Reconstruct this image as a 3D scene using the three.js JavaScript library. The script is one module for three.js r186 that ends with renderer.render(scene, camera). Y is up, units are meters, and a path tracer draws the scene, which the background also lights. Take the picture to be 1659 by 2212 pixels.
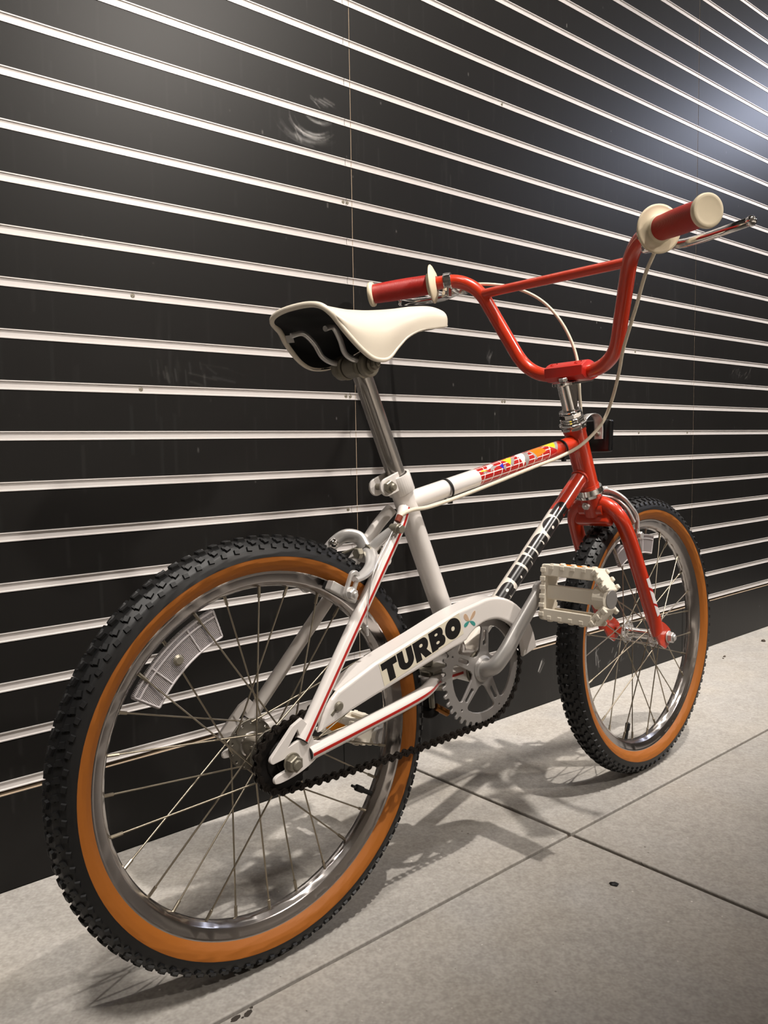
import * as THREE from 'three';
import { RoundedBoxGeometry } from 'three/addons/geometries/RoundedBoxGeometry.js';
import { Brush, Evaluator, SUBTRACTION } from 'three-bvh-csg';
import { mergeGeometries, toCreasedNormals } from 'three/addons/utils/BufferGeometryUtils.js';

// ------------------------------------------------------------------ camera, light, exposure
const scene = new THREE.Scene();
scene.background = new THREE.Color(0x000000);
const V = (x, y, z) => new THREE.Vector3(x, y, z);
const camera = new THREE.PerspectiveCamera(2 * Math.atan(1106 / 1773.19) * 180 / Math.PI, 1659 / 2212, 0.02, 60);
{
  const yaw = 0.71458, pitch = 0.0829, roll = -0.01519;
  const fwd = V(Math.sin(yaw) * Math.cos(pitch), -Math.sin(pitch), -Math.cos(yaw) * Math.cos(pitch));
  const r0 = V(Math.cos(yaw), 0, Math.sin(yaw)), u0 = r0.clone().cross(fwd);
  const right = r0.clone().multiplyScalar(Math.cos(roll)).addScaledVector(u0, Math.sin(roll));
  const up = r0.clone().multiplyScalar(-Math.sin(roll)).addScaledVector(u0, Math.cos(roll));
  camera.position.set(-0.24669, 0.60206, 1.15687);
  camera.quaternion.setFromRotationMatrix(new THREE.Matrix4().makeBasis(right, up, fwd.clone().negate()));
}
const renderer = new THREE.WebGLRenderer({ antialias: true });
renderer.toneMapping = THREE.LinearToneMapping;
renderer.toneMappingExposure = 1.1;
renderer.shadowMap.enabled = true;
renderer.shadowMap.type = THREE.PCFSoftShadowMap;

// ceiling lamps, all out of view, the last two added as fill: [position, aim, colour, candela, cone angle, light radius / 2 cm]
const SPOTS = [
  [[0.70, 3.55, 1.42], [0.85, 1.0, 0.0], 0xfff8f0, 42, 0.37, 1.3, 'black ceiling spotlight above the bicycle, aimed at the slat wall'],
  [[-0.75, 3.55, 1.42], [-0.45, 1.0, 0.0], 0xfff8f0, 42, 0.42, 13, 'unseen wide ceiling floodlight, placed to light the near end of the slat wall'],  // out of view; lights the near wall and floor, wide so shadows blur
  [[3.0, 3.55, 1.5], [2.2, 0.8, 0.0], 0xfff8f0, 76, 0.40, 13, 'unseen wide ceiling floodlight, placed to light the slat wall and floor beyond the front wheel'],  // out of view; brightens wall and floor on the right with soft shadows
  [[2.38, 3.45, 4.25], [0.7, 0.9, 0.0], 0xfff6ec, 36, 0.30, 5, 'black ceiling spotlight out in the room, aimed back at the slat wall'],
  [[5.9, 2.95, 1.75], [3.4, 1.2, 0.0], 0xdde5ff, 9, 0.55, 5, 'unseen ceiling spotlight with cool white light, placed to light the far slat wall'],  // out of view; gives the bluish sheen on the far boards
  [[3.8, 3.5, 5.2], [3.6, 0.0, 4.8], 0xfff6ec, 180, 0.75, 3, 'added fill spotlight, out of view over the open floor towards the right end'],  // added fill: lights the open floor so the room bounces light back
  [[-0.6, 3.5, 5.2], [-0.6, 0.0, 4.8], 0xfff6ec, 180, 0.75, 3, 'added fill spotlight, out of view over the open floor behind the camera'],  // second added fill, also there for bounced light
];

// ------------------------------------------------------------------ helpers
function rng(seed) { let a = seed; return () => { a = (a + 0x6D2B79F5) | 0; let t = Math.imul(a ^ (a >>> 15), 1 | a); t = (t + Math.imul(t ^ (t >>> 7), 61 | t)) ^ t; return ((t ^ (t >>> 14)) >>> 0) / 4294967296; }; }
const lerp = (a, b, t) => a + (b - a) * t;
const names = {};
function numbered(n) { const k = names[n] = (names[n] ?? -1) + 1; return k ? n + '_' + String(k).padStart(3, '0') : n; }
function mesh(parent, name, geo, mat, label) {
  const m = new THREE.Mesh(geo, mat);
  m.name = name; m.castShadow = m.receiveShadow = true;
  if (label) m.userData.label = label;
  parent.add(m); return m;
}
function group(parent, name, label) { const g = new THREE.Group(); g.name = name; if (label) g.userData.label = label; parent.add(g); return g; }
function tag(o, label, category, grp) { o.userData.label = label; o.userData.category = category; if (grp) o.userData.group = grp; return o; }
function structure(o, label, category) { o.userData.kind = 'structure'; o.userData.label = label; o.userData.category = category; return o; }
const std = (o) => new THREE.MeshStandardMaterial(o);
const phys = (o) => new THREE.MeshPhysicalMaterial(o);
const Y = V(0, 1, 0);
const A3 = (p) => (p.isVector3 ? p : V(...p));
function along(geo, a, b) { a = A3(a); b = A3(b); const d = b.clone().sub(a); geo.applyQuaternion(new THREE.Quaternion().setFromUnitVectors(Y, d.clone().normalize())); const m = a.clone().add(b).multiplyScalar(0.5); return geo.translate(m.x, m.y, m.z); }
function cyl(a, b, r0, r1 = r0, seg = 24, open = false) { return along(new THREE.CylinderGeometry(r1, r0, A3(a).distanceTo(A3(b)), seg, 1, open), a, b); }
function rod(a, b, r, bev = 0.001, seg = 24) { // capped cylinder with a small chamfer
  const L = A3(a).distanceTo(A3(b)), h = L / 2;
  return along(toCreasedNormals(new THREE.LatheGeometry([[0, -h], [r - bev, -h], [r, -h + bev], [r, h - bev], [r - bev, h], [0, h]].map((p) => new THREE.Vector2(...p)), seg), 0.6), a, b);
}
function hexNut(a, b, r) { return rod(a, b, r, r * 0.12, 6); }
function latheZ(prof, seg = 48, crease = 0.5) { return toCreasedNormals(new THREE.LatheGeometry(prof.map((p) => new THREE.Vector2(...p)), seg).rotateX(Math.PI / 2), crease); }
function latheSmooth(prof, seg = 64) { return new THREE.LatheGeometry(prof.map((p) => new THREE.Vector2(...p)), seg).rotateX(Math.PI / 2); }
function box(w, h, d, r = 0.001, seg = 1) { return new RoundedBoxGeometry(w, h, d, seg, r); }
function crv(pts, fillet) {
  const P = pts.map(A3);
  if (!fillet) return new THREE.CatmullRomCurve3(P, false, 'centripetal');
  const c = new THREE.CurvePath(); let last = P[0];
  for (let i = 1; i < P.length - 1; i++) {
    const a = P[i - 1], b = P[i], d = P[i + 1];
    const f = Math.min(fillet, a.distanceTo(b) * 0.48, b.distanceTo(d) * 0.48);
    const p = b.clone().addScaledVector(a.clone().sub(b).normalize(), f), q = b.clone().addScaledVector(d.clone().sub(b).normalize(), f);
    c.add(new THREE.LineCurve3(last, p));
    const k = 0.62; c.add(new THREE.CubicBezierCurve3(p, p.clone().lerp(b, k), q.clone().lerp(b, k), q)); last = q;
  }
  c.add(new THREE.LineCurve3(last, P[P.length - 1]));
  return c;
}
// a swept bar; ra / rb: half sizes across and along the "flat" direction, numbers or functions of t
function sweep(curve, n, ra, rb = ra, seg = 14, flat = null) {
  const A = typeof ra === 'function' ? ra : () => ra, B = typeof rb === 'function' ? rb : () => rb;
  const fr = curve.computeFrenetFrames(n, false), L = curve.getLength();
  const pos = [], nor = [], uv = [], idx = [];
  for (let i = 0; i <= n; i++) {
    const t = i / n, p = curve.getPointAt(t), T = fr.tangents[i];
    let N = fr.normals[i].clone(), Bn = fr.binormals[i].clone();
    if (flat) { N = flat.clone().addScaledVector(T, -flat.dot(T)).normalize(); Bn = T.clone().cross(N).normalize(); }
    const a = A(t), b = B(t);
    for (let j = 0; j <= seg; j++) {
      const w = j / seg * 2 * Math.PI, c = Math.cos(w), s = Math.sin(w);
      pos.push(p.x + N.x * c * a + Bn.x * s * b, p.y + N.y * c * a + Bn.y * s * b, p.z + N.z * c * a + Bn.z * s * b);
      const nx = V(0, 0, 0).addScaledVector(N, c / a).addScaledVector(Bn, s / b).normalize();
      nor.push(nx.x, nx.y, nx.z); uv.push(j / seg, t * L);
      if (i < n && j < seg) { const q = i * (seg + 1) + j; idx.push(q, q + seg + 1, q + 1, q + 1, q + seg + 1, q + seg + 2); }
    }
  }
  for (const [row, sgn] of [[0, -1], [n, 1]]) {
    const base = pos.length / 3, T = fr.tangents[row], p = curve.getPointAt(row / n);
    pos.push(p.x, p.y, p.z); nor.push(T.x * sgn, T.y * sgn, T.z * sgn); uv.push(0.25, 0);
    for (let j = 0; j <= seg; j++) { const o = (row * (seg + 1) + j) * 3; pos.push(pos[o], pos[o + 1], pos[o + 2]); nor.push(T.x * sgn, T.y * sgn, T.z * sgn); uv.push(0.25, 0); }
    for (let j = 0; j < seg; j++) sgn > 0 ? idx.push(base, base + 2 + j, base + 1 + j) : idx.push(base, base + 1 + j, base + 2 + j);
  }
  const g = new THREE.BufferGeometry();
  g.setAttribute('position', new THREE.Float32BufferAttribute(pos, 3)); g.setAttribute('normal', new THREE.Float32BufferAttribute(nor, 3)); g.setAttribute('uv', new THREE.Float32BufferAttribute(uv, 2)); g.setIndex(idx);
  // make sure faces point outwards
  const a = V(0, 0, 0), b = V(0, 0, 0), c = V(0, 0, 0), m = V(0, 0, 0); const gp = g.attributes.position, gn = g.attributes.normal;
  for (let i = 0; i < idx.length; i += 3) {
    a.fromBufferAttribute(gp, idx[i]); b.fromBufferAttribute(gp, idx[i + 1]); c.fromBufferAttribute(gp, idx[i + 2]); m.fromBufferAttribute(gn, idx[i]);
    if (b.sub(a).cross(c.sub(a)).dot(m) < 0) { const t = idx[i + 1]; idx[i + 1] = idx[i + 2]; idx[i + 2] = t; }
  }
  g.setIndex(idx); return g;
}
const tube = (pts, r, n = 40, seg = 12, fillet = 0) => sweep(crv(pts, fillet), n, r, r, seg);
function merge(list) { return mergeGeometries(list.map((g) => { const q = g.index ? g.toNonIndexed() : g.clone(); for (const k of Object.keys(q.attributes)) if (!['position', 'normal', 'uv'].includes(k)) q.deleteAttribute(k); return q; }), false); }
function extrude(shape, depth, bevel = 0.0006, seg = 2, curveSegments = 12) { return new THREE.ExtrudeGeometry(shape, { depth: Math.max(depth - 2 * bevel, 0.0001), bevelEnabled: bevel > 0, bevelThickness: bevel, bevelSize: bevel, bevelOffset: -bevel, bevelSegments: seg, curveSegments }).translate(0, 0, bevel); }
function poly(pts) { const s = new THREE.Shape(); pts.forEach((p, i) => (i ? s.lineTo(...p) : s.moveTo(...p))); s.closePath(); return s; }
function planarUV(geo, f) { const p = geo.attributes.position, uv = new Float32Array(p.count * 2); for (let i = 0; i < p.count; i++) { const q = f(p.getX(i), p.getY(i), p.getZ(i)); uv[2 * i] = q[0]; uv[2 * i + 1] = q[1]; } geo.setAttribute('uv', new THREE.BufferAttribute(uv, 2)); return geo; }
function canvasTex(w, h, draw, srgb = true) { const c = document.createElement('canvas'); c.width = w; c.height = h; draw(c.getContext('2d'), w, h); const t = new THREE.CanvasTexture(c); if (srgb) t.colorSpace = THREE.SRGBColorSpace; t.wrapS = t.wrapT = THREE.RepeatWrapping; return t; }
function tileNoise(n, seed) { const R = rng(seed), g = new Float32Array(n * n); for (let i = 0; i < g.length; i++) g[i] = R(); return (x, y) => { x = ((x % 1) + 1) % 1 * n; y = ((y % 1) + 1) % 1 * n; const i = Math.floor(x), j = Math.floor(y); let u = x - i, v = y - j; u = u * u * (3 - 2 * u); v = v * v * (3 - 2 * v); const a = i % n, b = (i + 1) % n, c = j % n, d = (j + 1) % n; return lerp(lerp(g[c * n + a], g[c * n + b], u), lerp(g[d * n + a], g[d * n + b], u), v); }; }
function dataTex(n, f, srgb = true) { const d = new Uint8Array(n * n * 4); for (let y = 0; y < n; y++) for (let x = 0; x < n; x++) { const c = f(x / n, y / n), o = (y * n + x) * 4; d[o] = Math.max(0, Math.min(255, c[0])); d[o + 1] = Math.max(0, Math.min(255, c[1])); d[o + 2] = Math.max(0, Math.min(255, c[2])); d[o + 3] = 255; } const t = new THREE.DataTexture(d, n, n); t.wrapS = t.wrapT = THREE.RepeatWrapping; t.magFilter = THREE.LinearFilter; t.minFilter = THREE.LinearMipmapLinearFilter; t.generateMipmaps = true; if (srgb) t.colorSpace = THREE.SRGBColorSpace; t.needsUpdate = true; return t; }

// ------------------------------------------------------------------ textures of surfaces
const CT = 1.6; // metres covered by one tile of concrete
const n8 = tileNoise(8, 11), n24 = tileNoise(24, 12), n90 = tileNoise(90, 13), n300 = tileNoise(300, 14), n700 = tileNoise(700, 15);
const specks = rng(77);
const speckMap = (() => { const m = new Map(); for (let i = 0; i < 900; i++) { const x = Math.floor(specks() * 1400), y = Math.floor(specks() * 1400), v = specks() < 0.62 ? 26 + 40 * specks() : -(30 + 50 * specks()), r = specks() < 0.15 ? 2 : 1; for (let a = 0; a < r; a++) for (let b = 0; b < r; b++) m.set((y + b) * 1400 + x + a, v); } return m; })();
const concreteTex = dataTex(1400, (u, v) => {
  const k = (n8(u, v) - 0.5) * 8 + (n24(u, v) - 0.5) * 6 + (n90(u, v) - 0.5) * 6 + (n300(u, v) - 0.5) * 14 + (n700(u, v) - 0.5) * 20;
  const s = speckMap.get(Math.floor(v * 1400) * 1400 + Math.floor(u * 1400)) || 0, w = (n24(v, u) - 0.5) * 6;
  return [164 + k + s + w * 0.3, 159 + k + s, 152 + k + s - w * 0.5];
});
const concreteBump = dataTex(700, (u, v) => { const k = 128 + (n90(u, v) - 0.5) * 60 + (n300(u, v) - 0.5) * 110; return [k, k, k]; }, false);

// laminate of the slat boards: black, with wipe marks and chalky scuffs where the wall has them (x -0.51..3.09, y 0..2.4)
const WX0 = -0.51, WXS = 3.6, WYS = 2.4;
const laminateTex = canvasTex(2048, 1365, (c, w, h) => {
  c.fillStyle = '#161514'; c.fillRect(0, 0, w, h);
  const R = rng(5), X = (x) => (x - WX0) / WXS * w, Yp = (y) => h - y / WYS * h, M = w / WXS;
  for (let i = 0; i < 2600; i++) { const a = 0.012 + 0.02 * R(); c.fillStyle = R() < 0.6 ? `rgba(255,250,245,${a})` : `rgba(0,0,0,${a * 2})`; const x = R() * w, y = R() * h; c.fillRect(x, y, 1 + 2 * R(), 8 + 55 * R()); }
  for (let i = 0; i < 260; i++) { c.fillStyle = `rgba(235,230,225,${0.12 + 0.3 * R()})`; const s = 0.6 + 1.1 * R(); c.fillRect(R() * w, R() * h, s, s * (1 + 2 * R())); }
  c.lineCap = 'round';
  const wipe = (x, y, r, a0, a1, wd, al, n = 22) => { for (let i = 0; i < n; i++) { c.strokeStyle = `rgba(200,198,196,${al * (0.3 + R())})`; c.lineWidth = 0.5 + 1.3 * R(); c.beginPath(); const rr = r + (R() - 0.5) * wd, s = a0 + (a1 - a0) * R() * 0.5, e = s + (a1 - a0) * (0.25 + 0.4 * R()); c.ellipse(X(x), Yp(y), Math.max(2, rr * M), Math.max(2, rr * M * 0.62), 0, s, e); c.stroke(); } };
  wipe(0.622, 1.165, 0.03, Math.PI * 0.1, Math.PI * 0.9, 0.012, 0.13); wipe(0.61, 1.15, 0.045, Math.PI * 0.15, Math.PI * 0.95, 0.016, 0.16, 30); wipe(0.60, 1.15, 0.065, Math.PI * 0.2, Math.PI * 0.9, 0.02, 0.1, 26);
  const dash = (x, y, dx, dy, n, sx, sy, al) => { for (let i = 0; i < n; i++) { c.strokeStyle = `rgba(205,203,200,${al * R()})`; c.lineWidth = 0.6 + 1.4 * R(); const px = X(x + (R() - 0.5) * sx), py = Yp(y + (R() - 0.5) * sy); c.beginPath(); c.moveTo(px, py); c.lineTo(px + dx * M * (0.4 + R()), py - dy * M * (0.4 + R())); c.stroke(); } };
  dash(0.622, 1.185, 0.02, -0.006, 18, 0.03, 0.012, 0.3); dash(0.58, 1.125, 0.006, -0.012, 14, 0.012, 0.02, 0.28);
  dash(0.35, 0.725, 0.002, -0.02, 26, 0.1, 0.03, 0.12); dash(0.40, 0.715, 0.04, -0.01, 8, 0.08, 0.03, 0.1);
  dash(2.16, 0.79, 0.01, 0.012, 40, 0.12, 0.03, 0.16); dash(1.05, 0.77, 0.006, 0.012, 12, 0.02, 0.02, 0.25);
  dash(1.218, 0.08, 0.012, 0.02, 6, 0.01, 0.02, 0.6); dash(1.60, 0.10, 0.016, -0.008, 9, 0.03, 0.02, 0.8); dash(1.44, 0.085, 0.006, -0.04, 6, 0.01, 0.02, 0.7); dash(1.5, 0.06, 0.01, 0.01, 12, 0.16, 0.07, 0.5);
  dash(1.3, 0.9, 0.001, -0.05, 60, 1.4, 0.6, 0.07); dash(1.2, 1.25, 0.001, -0.05, 60, 1.2, 0.7, 0.07); dash(0.95, 0.5, 0.001, -0.06, 30, 0.5, 0.3, 0.08);
});

// ------------------------------------------------------------------ materials
const M = {
  laminate: phys({ map: laminateTex, color: 0xffffff, roughness: 0.36, specularIntensity: 0.42 }),
  rail: std({ color: 0xcec9c6, metalness: 0.3, roughness: 0.42 }),
  mdf: std({ color: 0xa8957f, roughness: 0.9 }),
  backing: std({ color: 0x14120f, roughness: 0.95 }),
  concrete: std({ map: concreteTex, roughness: 0.72, bumpMap: concreteBump, bumpScale: 0.0006 }),
  jointDirt: std({ color: 0x5a5148, roughness: 1 }),
  paint: std({ color: 0xb9b6b3, roughness: 0.9 }),
  ceiling: std({ color: 0x8c8986, roughness: 0.9 }),
  white: phys({ color: 0xe4ded9, roughness: 0.32, clearcoat: 0.5, clearcoatRoughness: 0.12 }),
  red: phys({ color: 0xca3413, roughness: 0.3, clearcoat: 0.9, clearcoatRoughness: 0.07 }),
  redStem: phys({ color: 0xc42418, roughness: 0.38, clearcoat: 0.5, clearcoatRoughness: 0.2 }),
  grip: std({ color: 0xab1109, roughness: 0.55 }),
  cream: phys({ color: 0xe5d6b8, roughness: 0.45, clearcoat: 0.15 }),
  saddle: phys({ color: 0xede2cf, roughness: 0.36, clearcoat: 0.2, clearcoatRoughness: 0.3 }),
  pedal: std({ color: 0xf0e7d6, roughness: 0.5 }),
  cableWhite: std({ color: 0xe2d6c0, roughness: 0.45 }),
  black: std({ color: 0x070707, roughness: 0.6 }),
  blackGloss: std({ color: 0x08080a, roughness: 0.3 }),
  tyre: std({ color: 0x0a0a0b, roughness: 0.5 }),
  gum: std({ color: 0x9a570d, roughness: 0.6 }),
  chrome: std({ color: 0xdedbd8, metalness: 1, roughness: 0.12 }),
  postChrome: std({ color: 0xaaa5a0, metalness: 0.8, roughness: 0.24 }),
  rim: std({ color: 0xb4afac, metalness: 1, roughness: 0.2 }),
  spoke: std({ color: 0xa69d8c, metalness: 1, roughness: 0.38 }),
  alloy: std({ color: 0xd6d3d0, metalness: 0.6, roughness: 0.33 }),
  steel: std({ color: 0x8f897b, metalness: 0.6, roughness: 0.42 }),
  ring: std({ color: 0xa09c99, metalness: 0.55, roughness: 0.45 }),
  crank: std({ color: 0xb5b2af, metalness: 0.6, roughness: 0.36 }),
  chain: std({ color: 0x241f1b, metalness: 0.5, roughness: 0.36 }),
  cog: std({ color: 0x14110f, metalness: 0.5, roughness: 0.55 }),
  flange: std({ color: 0x6a655b, metalness: 0.6, roughness: 0.4 }),
  brass: std({ color: 0x8a5a2a, metalness: 0.9, roughness: 0.35 }),
  rust: std({ color: 0x7a3018, roughness: 0.7 }),
  amber: phys({ color: 0xee8a06, roughness: 0.25 }),
  stain: std({ color: 0x39332d, roughness: 0.9 }),
  lamp: std({ color: 0x15151a, roughness: 0.5 }),
};
const ridge = canvasTex(256, 256, (c, w, h) => { for (let y = 0; y < h; y++) { const k = Math.abs(((y / 8) % 1) - 0.5) * 2; c.fillStyle = `rgb(${k * 255 | 0},${k * 255 | 0},${k * 255 | 0})`; c.fillRect(0, y, w, 1); } }, false);
M.reflector = phys({ color: 0xcfc8c8, roughness: 0.25, transmission: 0.3, thickness: 0, bumpMap: ridge, bumpScale: 0.0016 });
M.reflectorFrame = phys({ color: 0xdcd6d6, roughness: 0.28, transmission: 0.25, thickness: 0 });
const ribs = canvasTex(64, 512, (c, w, h) => { for (let y = 0; y < h; y++) { const k = Math.pow(Math.abs(((y / 8) % 1) - 0.5) * 2, 0.6); c.fillStyle = `rgb(${k * 255 | 0},${k * 255 | 0},${k * 255 | 0})`; c.fillRect(0, y, w, 1); } }, false);
M.gripRib = std({ color: 0xb41d0f, roughness: 0.42, bumpMap: ribs, bumpScale: 0.0005 });

// ------------------------------------------------------------------ floor
const JX = 0.7616, JZ = 0.4216;
const floor = structure(mesh(scene, 'floor', new THREE.BoxGeometry(13, 0.1, 7.2), M.jointDirt), 'bare concrete floor cut by two crossing joints in front of the slat wall', 'floor');
floor.position.set(2, -0.0565, 3.55);
{
  const xs = [-4.04, -1.64, JX, 3.1616, 5.5616, 8.2], zs = [0.0, JZ, 2.8216, 5.2216, 7.1];
  for (let i = 0; i < xs.length - 1; i++) for (let j = 0; j < zs.length - 1; j++) {
    const gx = 0.0036, gz = 0.0028, x0 = xs[i] + gx, x1 = xs[i + 1] - gx, z0 = zs[j] + (j ? gz : 0), z1 = zs[j + 1] - gz;
    const g = box(x1 - x0, 0.03, z1 - z0, 0.0022, 2); g.translate((x0 + x1) / 2, -0.015, (z0 + z1) / 2);
    planarUV(g, (x, y, z) => [(x + 0.37 * j) / CT, (z + y) / CT]);
    const m = mesh(floor, 'concrete_slab', g, M.concrete); m.position.copy(floor.position).negate();
  }
}

// ------------------------------------------------------------------ slat wall behind the bicycle
const PITCH = 0.06755, RY0 = 0.62013, RH = 0.00625; // rail spacing, height of rail 0, half height of a rail
const SHEETS = [[-0.5046, 0.69339], [0.69339, 1.89129], [1.89129, 3.0892]];
const wall = structure(mesh(scene, 'wall_back', new THREE.BoxGeometry(13, 3.9, 0.12), M.backing), 'black slat wall with horizontal aluminium rails behind the bicycle', 'wall');
wall.position.set(2, 1.85, -0.0805);
const offWall = wall.position.clone().negate();
const wallUV = (x, y) => [(x - WX0) / WXS, y / WYS];
const ROWS = [-7, 25];
{
  // rail: a shallow channel with two lips, cut from one long profile
  const sh = poly([[-RH, -0.009], [RH, -0.009], [RH, 0.0009], [RH - 0.0014, 0.0009], [RH - 0.0018, -0.0009], [-RH + 0.0018, -0.0009], [-RH + 0.0014, 0.0009], [-RH, 0.0009]]);
  const L = 1.1972, railGeo = extrude(sh, L, 0.00015, 1).translate(0, 0, -L / 2); // profile in (y, z), length along x
  railGeo.applyMatrix4(new THREE.Matrix4().makeBasis(V(0, 1, 0), V(0, 0, 1), V(1, 0, 0)));
  for (let s = 0; s < SHEETS.length; s++) {
    const [x0, x1] = SHEETS[s];
    for (let k = ROWS[0]; k <= ROWS[1]; k++) {
      const yb = RY0 + k * PITCH + RH, yt = RY0 + (k + 1) * PITCH - RH;
      const g = box(x1 - x0 - 0.0014, yt - yb, 0.018, 0.0006); g.translate((x0 + x1) / 2, (yt + yb) / 2, -0.009);
      planarUV(g, wallUV);
      mesh(wall, 'slat_board', g, M.laminate).position.copy(offWall);
      const r = mesh(wall, 'aluminium_rail', railGeo, M.rail); r.position.set((x0 + x1) / 2 - 0.0135, RY0 + k * PITCH, 0).add(offWall);
    }
  }
  // tall closing boards right and left of the view, and above
  for (const [x0, x1, y0, y1] of [[3.0892, 8.3, 0.0, 2.372], [-4.3, -0.5046, 0.0, 2.372], [-4.3, 8.3, 2.374, 3.79]]) {
    const g = box(x1 - x0 - 0.002, y1 - y0, 0.018, 0.0006); g.translate((x0 + x1) / 2, (y0 + y1) / 2, -0.009); planarUV(g, wallUV);
    mesh(wall, 'plain_board', g, M.laminate).position.copy(offWall);
  }
  // plinth below the lowest rail, with raw light top edge
  for (const [x0, x1] of [[-0.5, 0.651], [0.651, 1.8475], [1.8475, 3.044]]) {
    const g = box(x1 - x0 - 0.0012, 0.1335, 0.0186, 0.0006); g.translate((x0 + x1) / 2, 0.0668, -0.0088); planarUV(g, wallUV);
    mesh(wall, 'plinth_board', g, M.laminate).position.copy(offWall);
    const e = box(x1 - x0 - 0.0012, 0.0015, 0.0186, 0.0003); e.translate((x0 + x1) / 2, 0.13435, -0.0088);
    mesh(wall, 'plinth_edge', e, M.mdf).position.copy(offWall);
  }
  for (let s = 0; s < 2; s++) { const x = SHEETS[s][1], e = box(s ? 0.0009 : 0.0012, 2.22, 0.004, 0.0002); e.translate(x, 0.1535 + 1.11, -0.0026); mesh(wall, 'joint_edge', e, M.mdf).position.copy(offWall); }
  const screw = merge([rod([0, 0, -0.0016], [0, 0, -0.0002], 0.0034, 0.0008, 14), box(0.0044, 0.0008, 0.0006, 0.0001).translate(0, 0, -0.0001)]);
  for (const [x, k] of [[0.279, 3], [0.286, 1], [0.672, 1], [0.682, 1], [0.674, 6], [0.683, 6], [1.094, 1], [1.102, 1], [1.096, 10], [0.44, -3], [0.672, -2], [1.6, 3], [1.62, 0], [1.86, 0]]) {
    const m = mesh(wall, 'screw', screw, M.steel); m.position.set(x, RY0 + k * PITCH, 0).add(offWall); m.rotation.z = x * 9;
  }
}
// the rest of the room, outside the picture
for (const [n, w, h, d, x, y, z, m, l] of [['wall_left', 0.12, 3.9, 7.3, -4.2, 1.85, 3.5, M.paint, 'plain grey wall at the left end of the room'], ['wall_right', 0.12, 3.9, 7.3, 8.3, 1.85, 3.5, M.paint, 'plain grey wall at the right end of the room'], ['wall_front', 12.7, 3.9, 0.12, 2.05, 1.85, 7.15, M.paint, 'plain grey wall across the room from the slat wall']]) {
  const o = structure(mesh(scene, n, new THREE.BoxGeometry(w, h, d), m), l, 'wall'); o.position.set(x, y, z);
}
structure(mesh(scene, 'ceiling', new THREE.BoxGeometry(12.7, 0.12, 7.3), M.ceiling), 'dark grey ceiling carrying the spotlights', 'ceiling').position.set(2.05, 3.86, 3.5);

// ------------------------------------------------------------------ unseen spotlights and added fill under the ceiling
SPOTS.forEach(([p, t, col, cd, ang, rad, label]) => {
  const g = group(scene, numbered('unseen_ceiling_lamp'));
  tag(g, label, 'spotlight', 'spotlights under the ceiling');
  const P0 = V(...p), d = V(...t).sub(P0).normalize();
  g.position.set(p[0], 3.8, p[2]);
  const L = (v) => v.clone().sub(g.position);
  mesh(g, 'stem', cyl(V(0, 0, 0), L(P0.clone().addScaledVector(d, -0.12)), 0.008), M.lamp);
  mesh(g, 'mount', rod(V(0, -0.02, 0), V(0, 0, 0), 0.045, 0.004), M.lamp);
  const lr = 0.02 * rad + 0.014, hr = lr + 0.012; // lens and housing radius
  const hs = new THREE.LatheGeometry([[0, -0.17], [hr - 0.005, -0.17], [hr, -0.16], [hr, 0.02], [hr - 0.005, 0.02], [hr - 0.005, -0.03], [0, -0.03]].map((q) => new THREE.Vector2(...q)), 36);
  hs.applyQuaternion(new THREE.Quaternion().setFromUnitVectors(Y, d)); const c = L(P0); hs.translate(c.x, c.y, c.z);
  mesh(g, 'housing', toCreasedNormals(hs, 0.6), M.lamp);
  const e = new THREE.CircleGeometry(lr, 36); e.applyQuaternion(new THREE.Quaternion().setFromUnitVectors(V(0, 0, 1), d)); const q = L(P0.clone().addScaledVector(d, -0.022)); e.translate(q.x, q.y, q.z);
  mesh(g, 'lamp_lens', e, std({ color: 0x111111, emissive: col, emissiveIntensity: 4 }));
  const s = new THREE.SpotLight(col, cd, 0, ang, 1, 2);
  s.position.copy(L(P0.clone().addScaledVector(d, 0.03))); s.target.position.copy(L(V(...t))); g.add(s, s.target);
  s.castShadow = true; s.shadow.radius = rad; s.shadow.mapSize.set(2048, 2048); s.shadow.camera.near = 0.1; s.shadow.camera.far = 9;
});

// ------------------------------------------------------------------ the bicycle (x forward, y up, z to its right; origin under the rear axle)
const bike = group(scene, 'bicycle');
tag(bike, 'red and white child BMX bicycle with tan-wall tyres standing beside the slat wall', 'bicycle');
{
  const h = 0.01354, l = 0.01439;
  const F = V(Math.cos(h), 0, -Math.sin(h)), R0 = V(Math.sin(h), 0, Math.cos(h));
  const U = V(0, Math.cos(l), 0).addScaledVector(R0, -Math.sin(l)), R = R0.clone().multiplyScalar(Math.cos(l)).addScaledVector(V(0, 1, 0), Math.sin(l));
  bike.applyMatrix4(new THREE.Matrix4().makeBasis(F, U, R)); bike.position.set(0.25241, 0.0003, 0.36425);
}
const WB = 0.8195, TR = 0.25, BB = V(0.336, 0.2875, 0), HA = 69 * Math.PI / 180;
const SA = V(-Math.cos(HA), Math.sin(HA), 0), S0 = V(0.6364, 0.5695, 0); // steering axis
const onAxis = (y) => S0.clone().addScaledVector(SA, (y - S0.y) / SA.y);
const steer = new THREE.Matrix4().makeTranslation(S0.x, S0.y, 0).multiply(new THREE.Matrix4().makeRotationAxis(SA, 0.041)).multiply(new THREE.Matrix4().makeTranslation(-S0.x, -S0.y, 0));
const steered = (name, label) => { const g = group(bike, name, label); g.applyMatrix4(steer); return g; };

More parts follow.
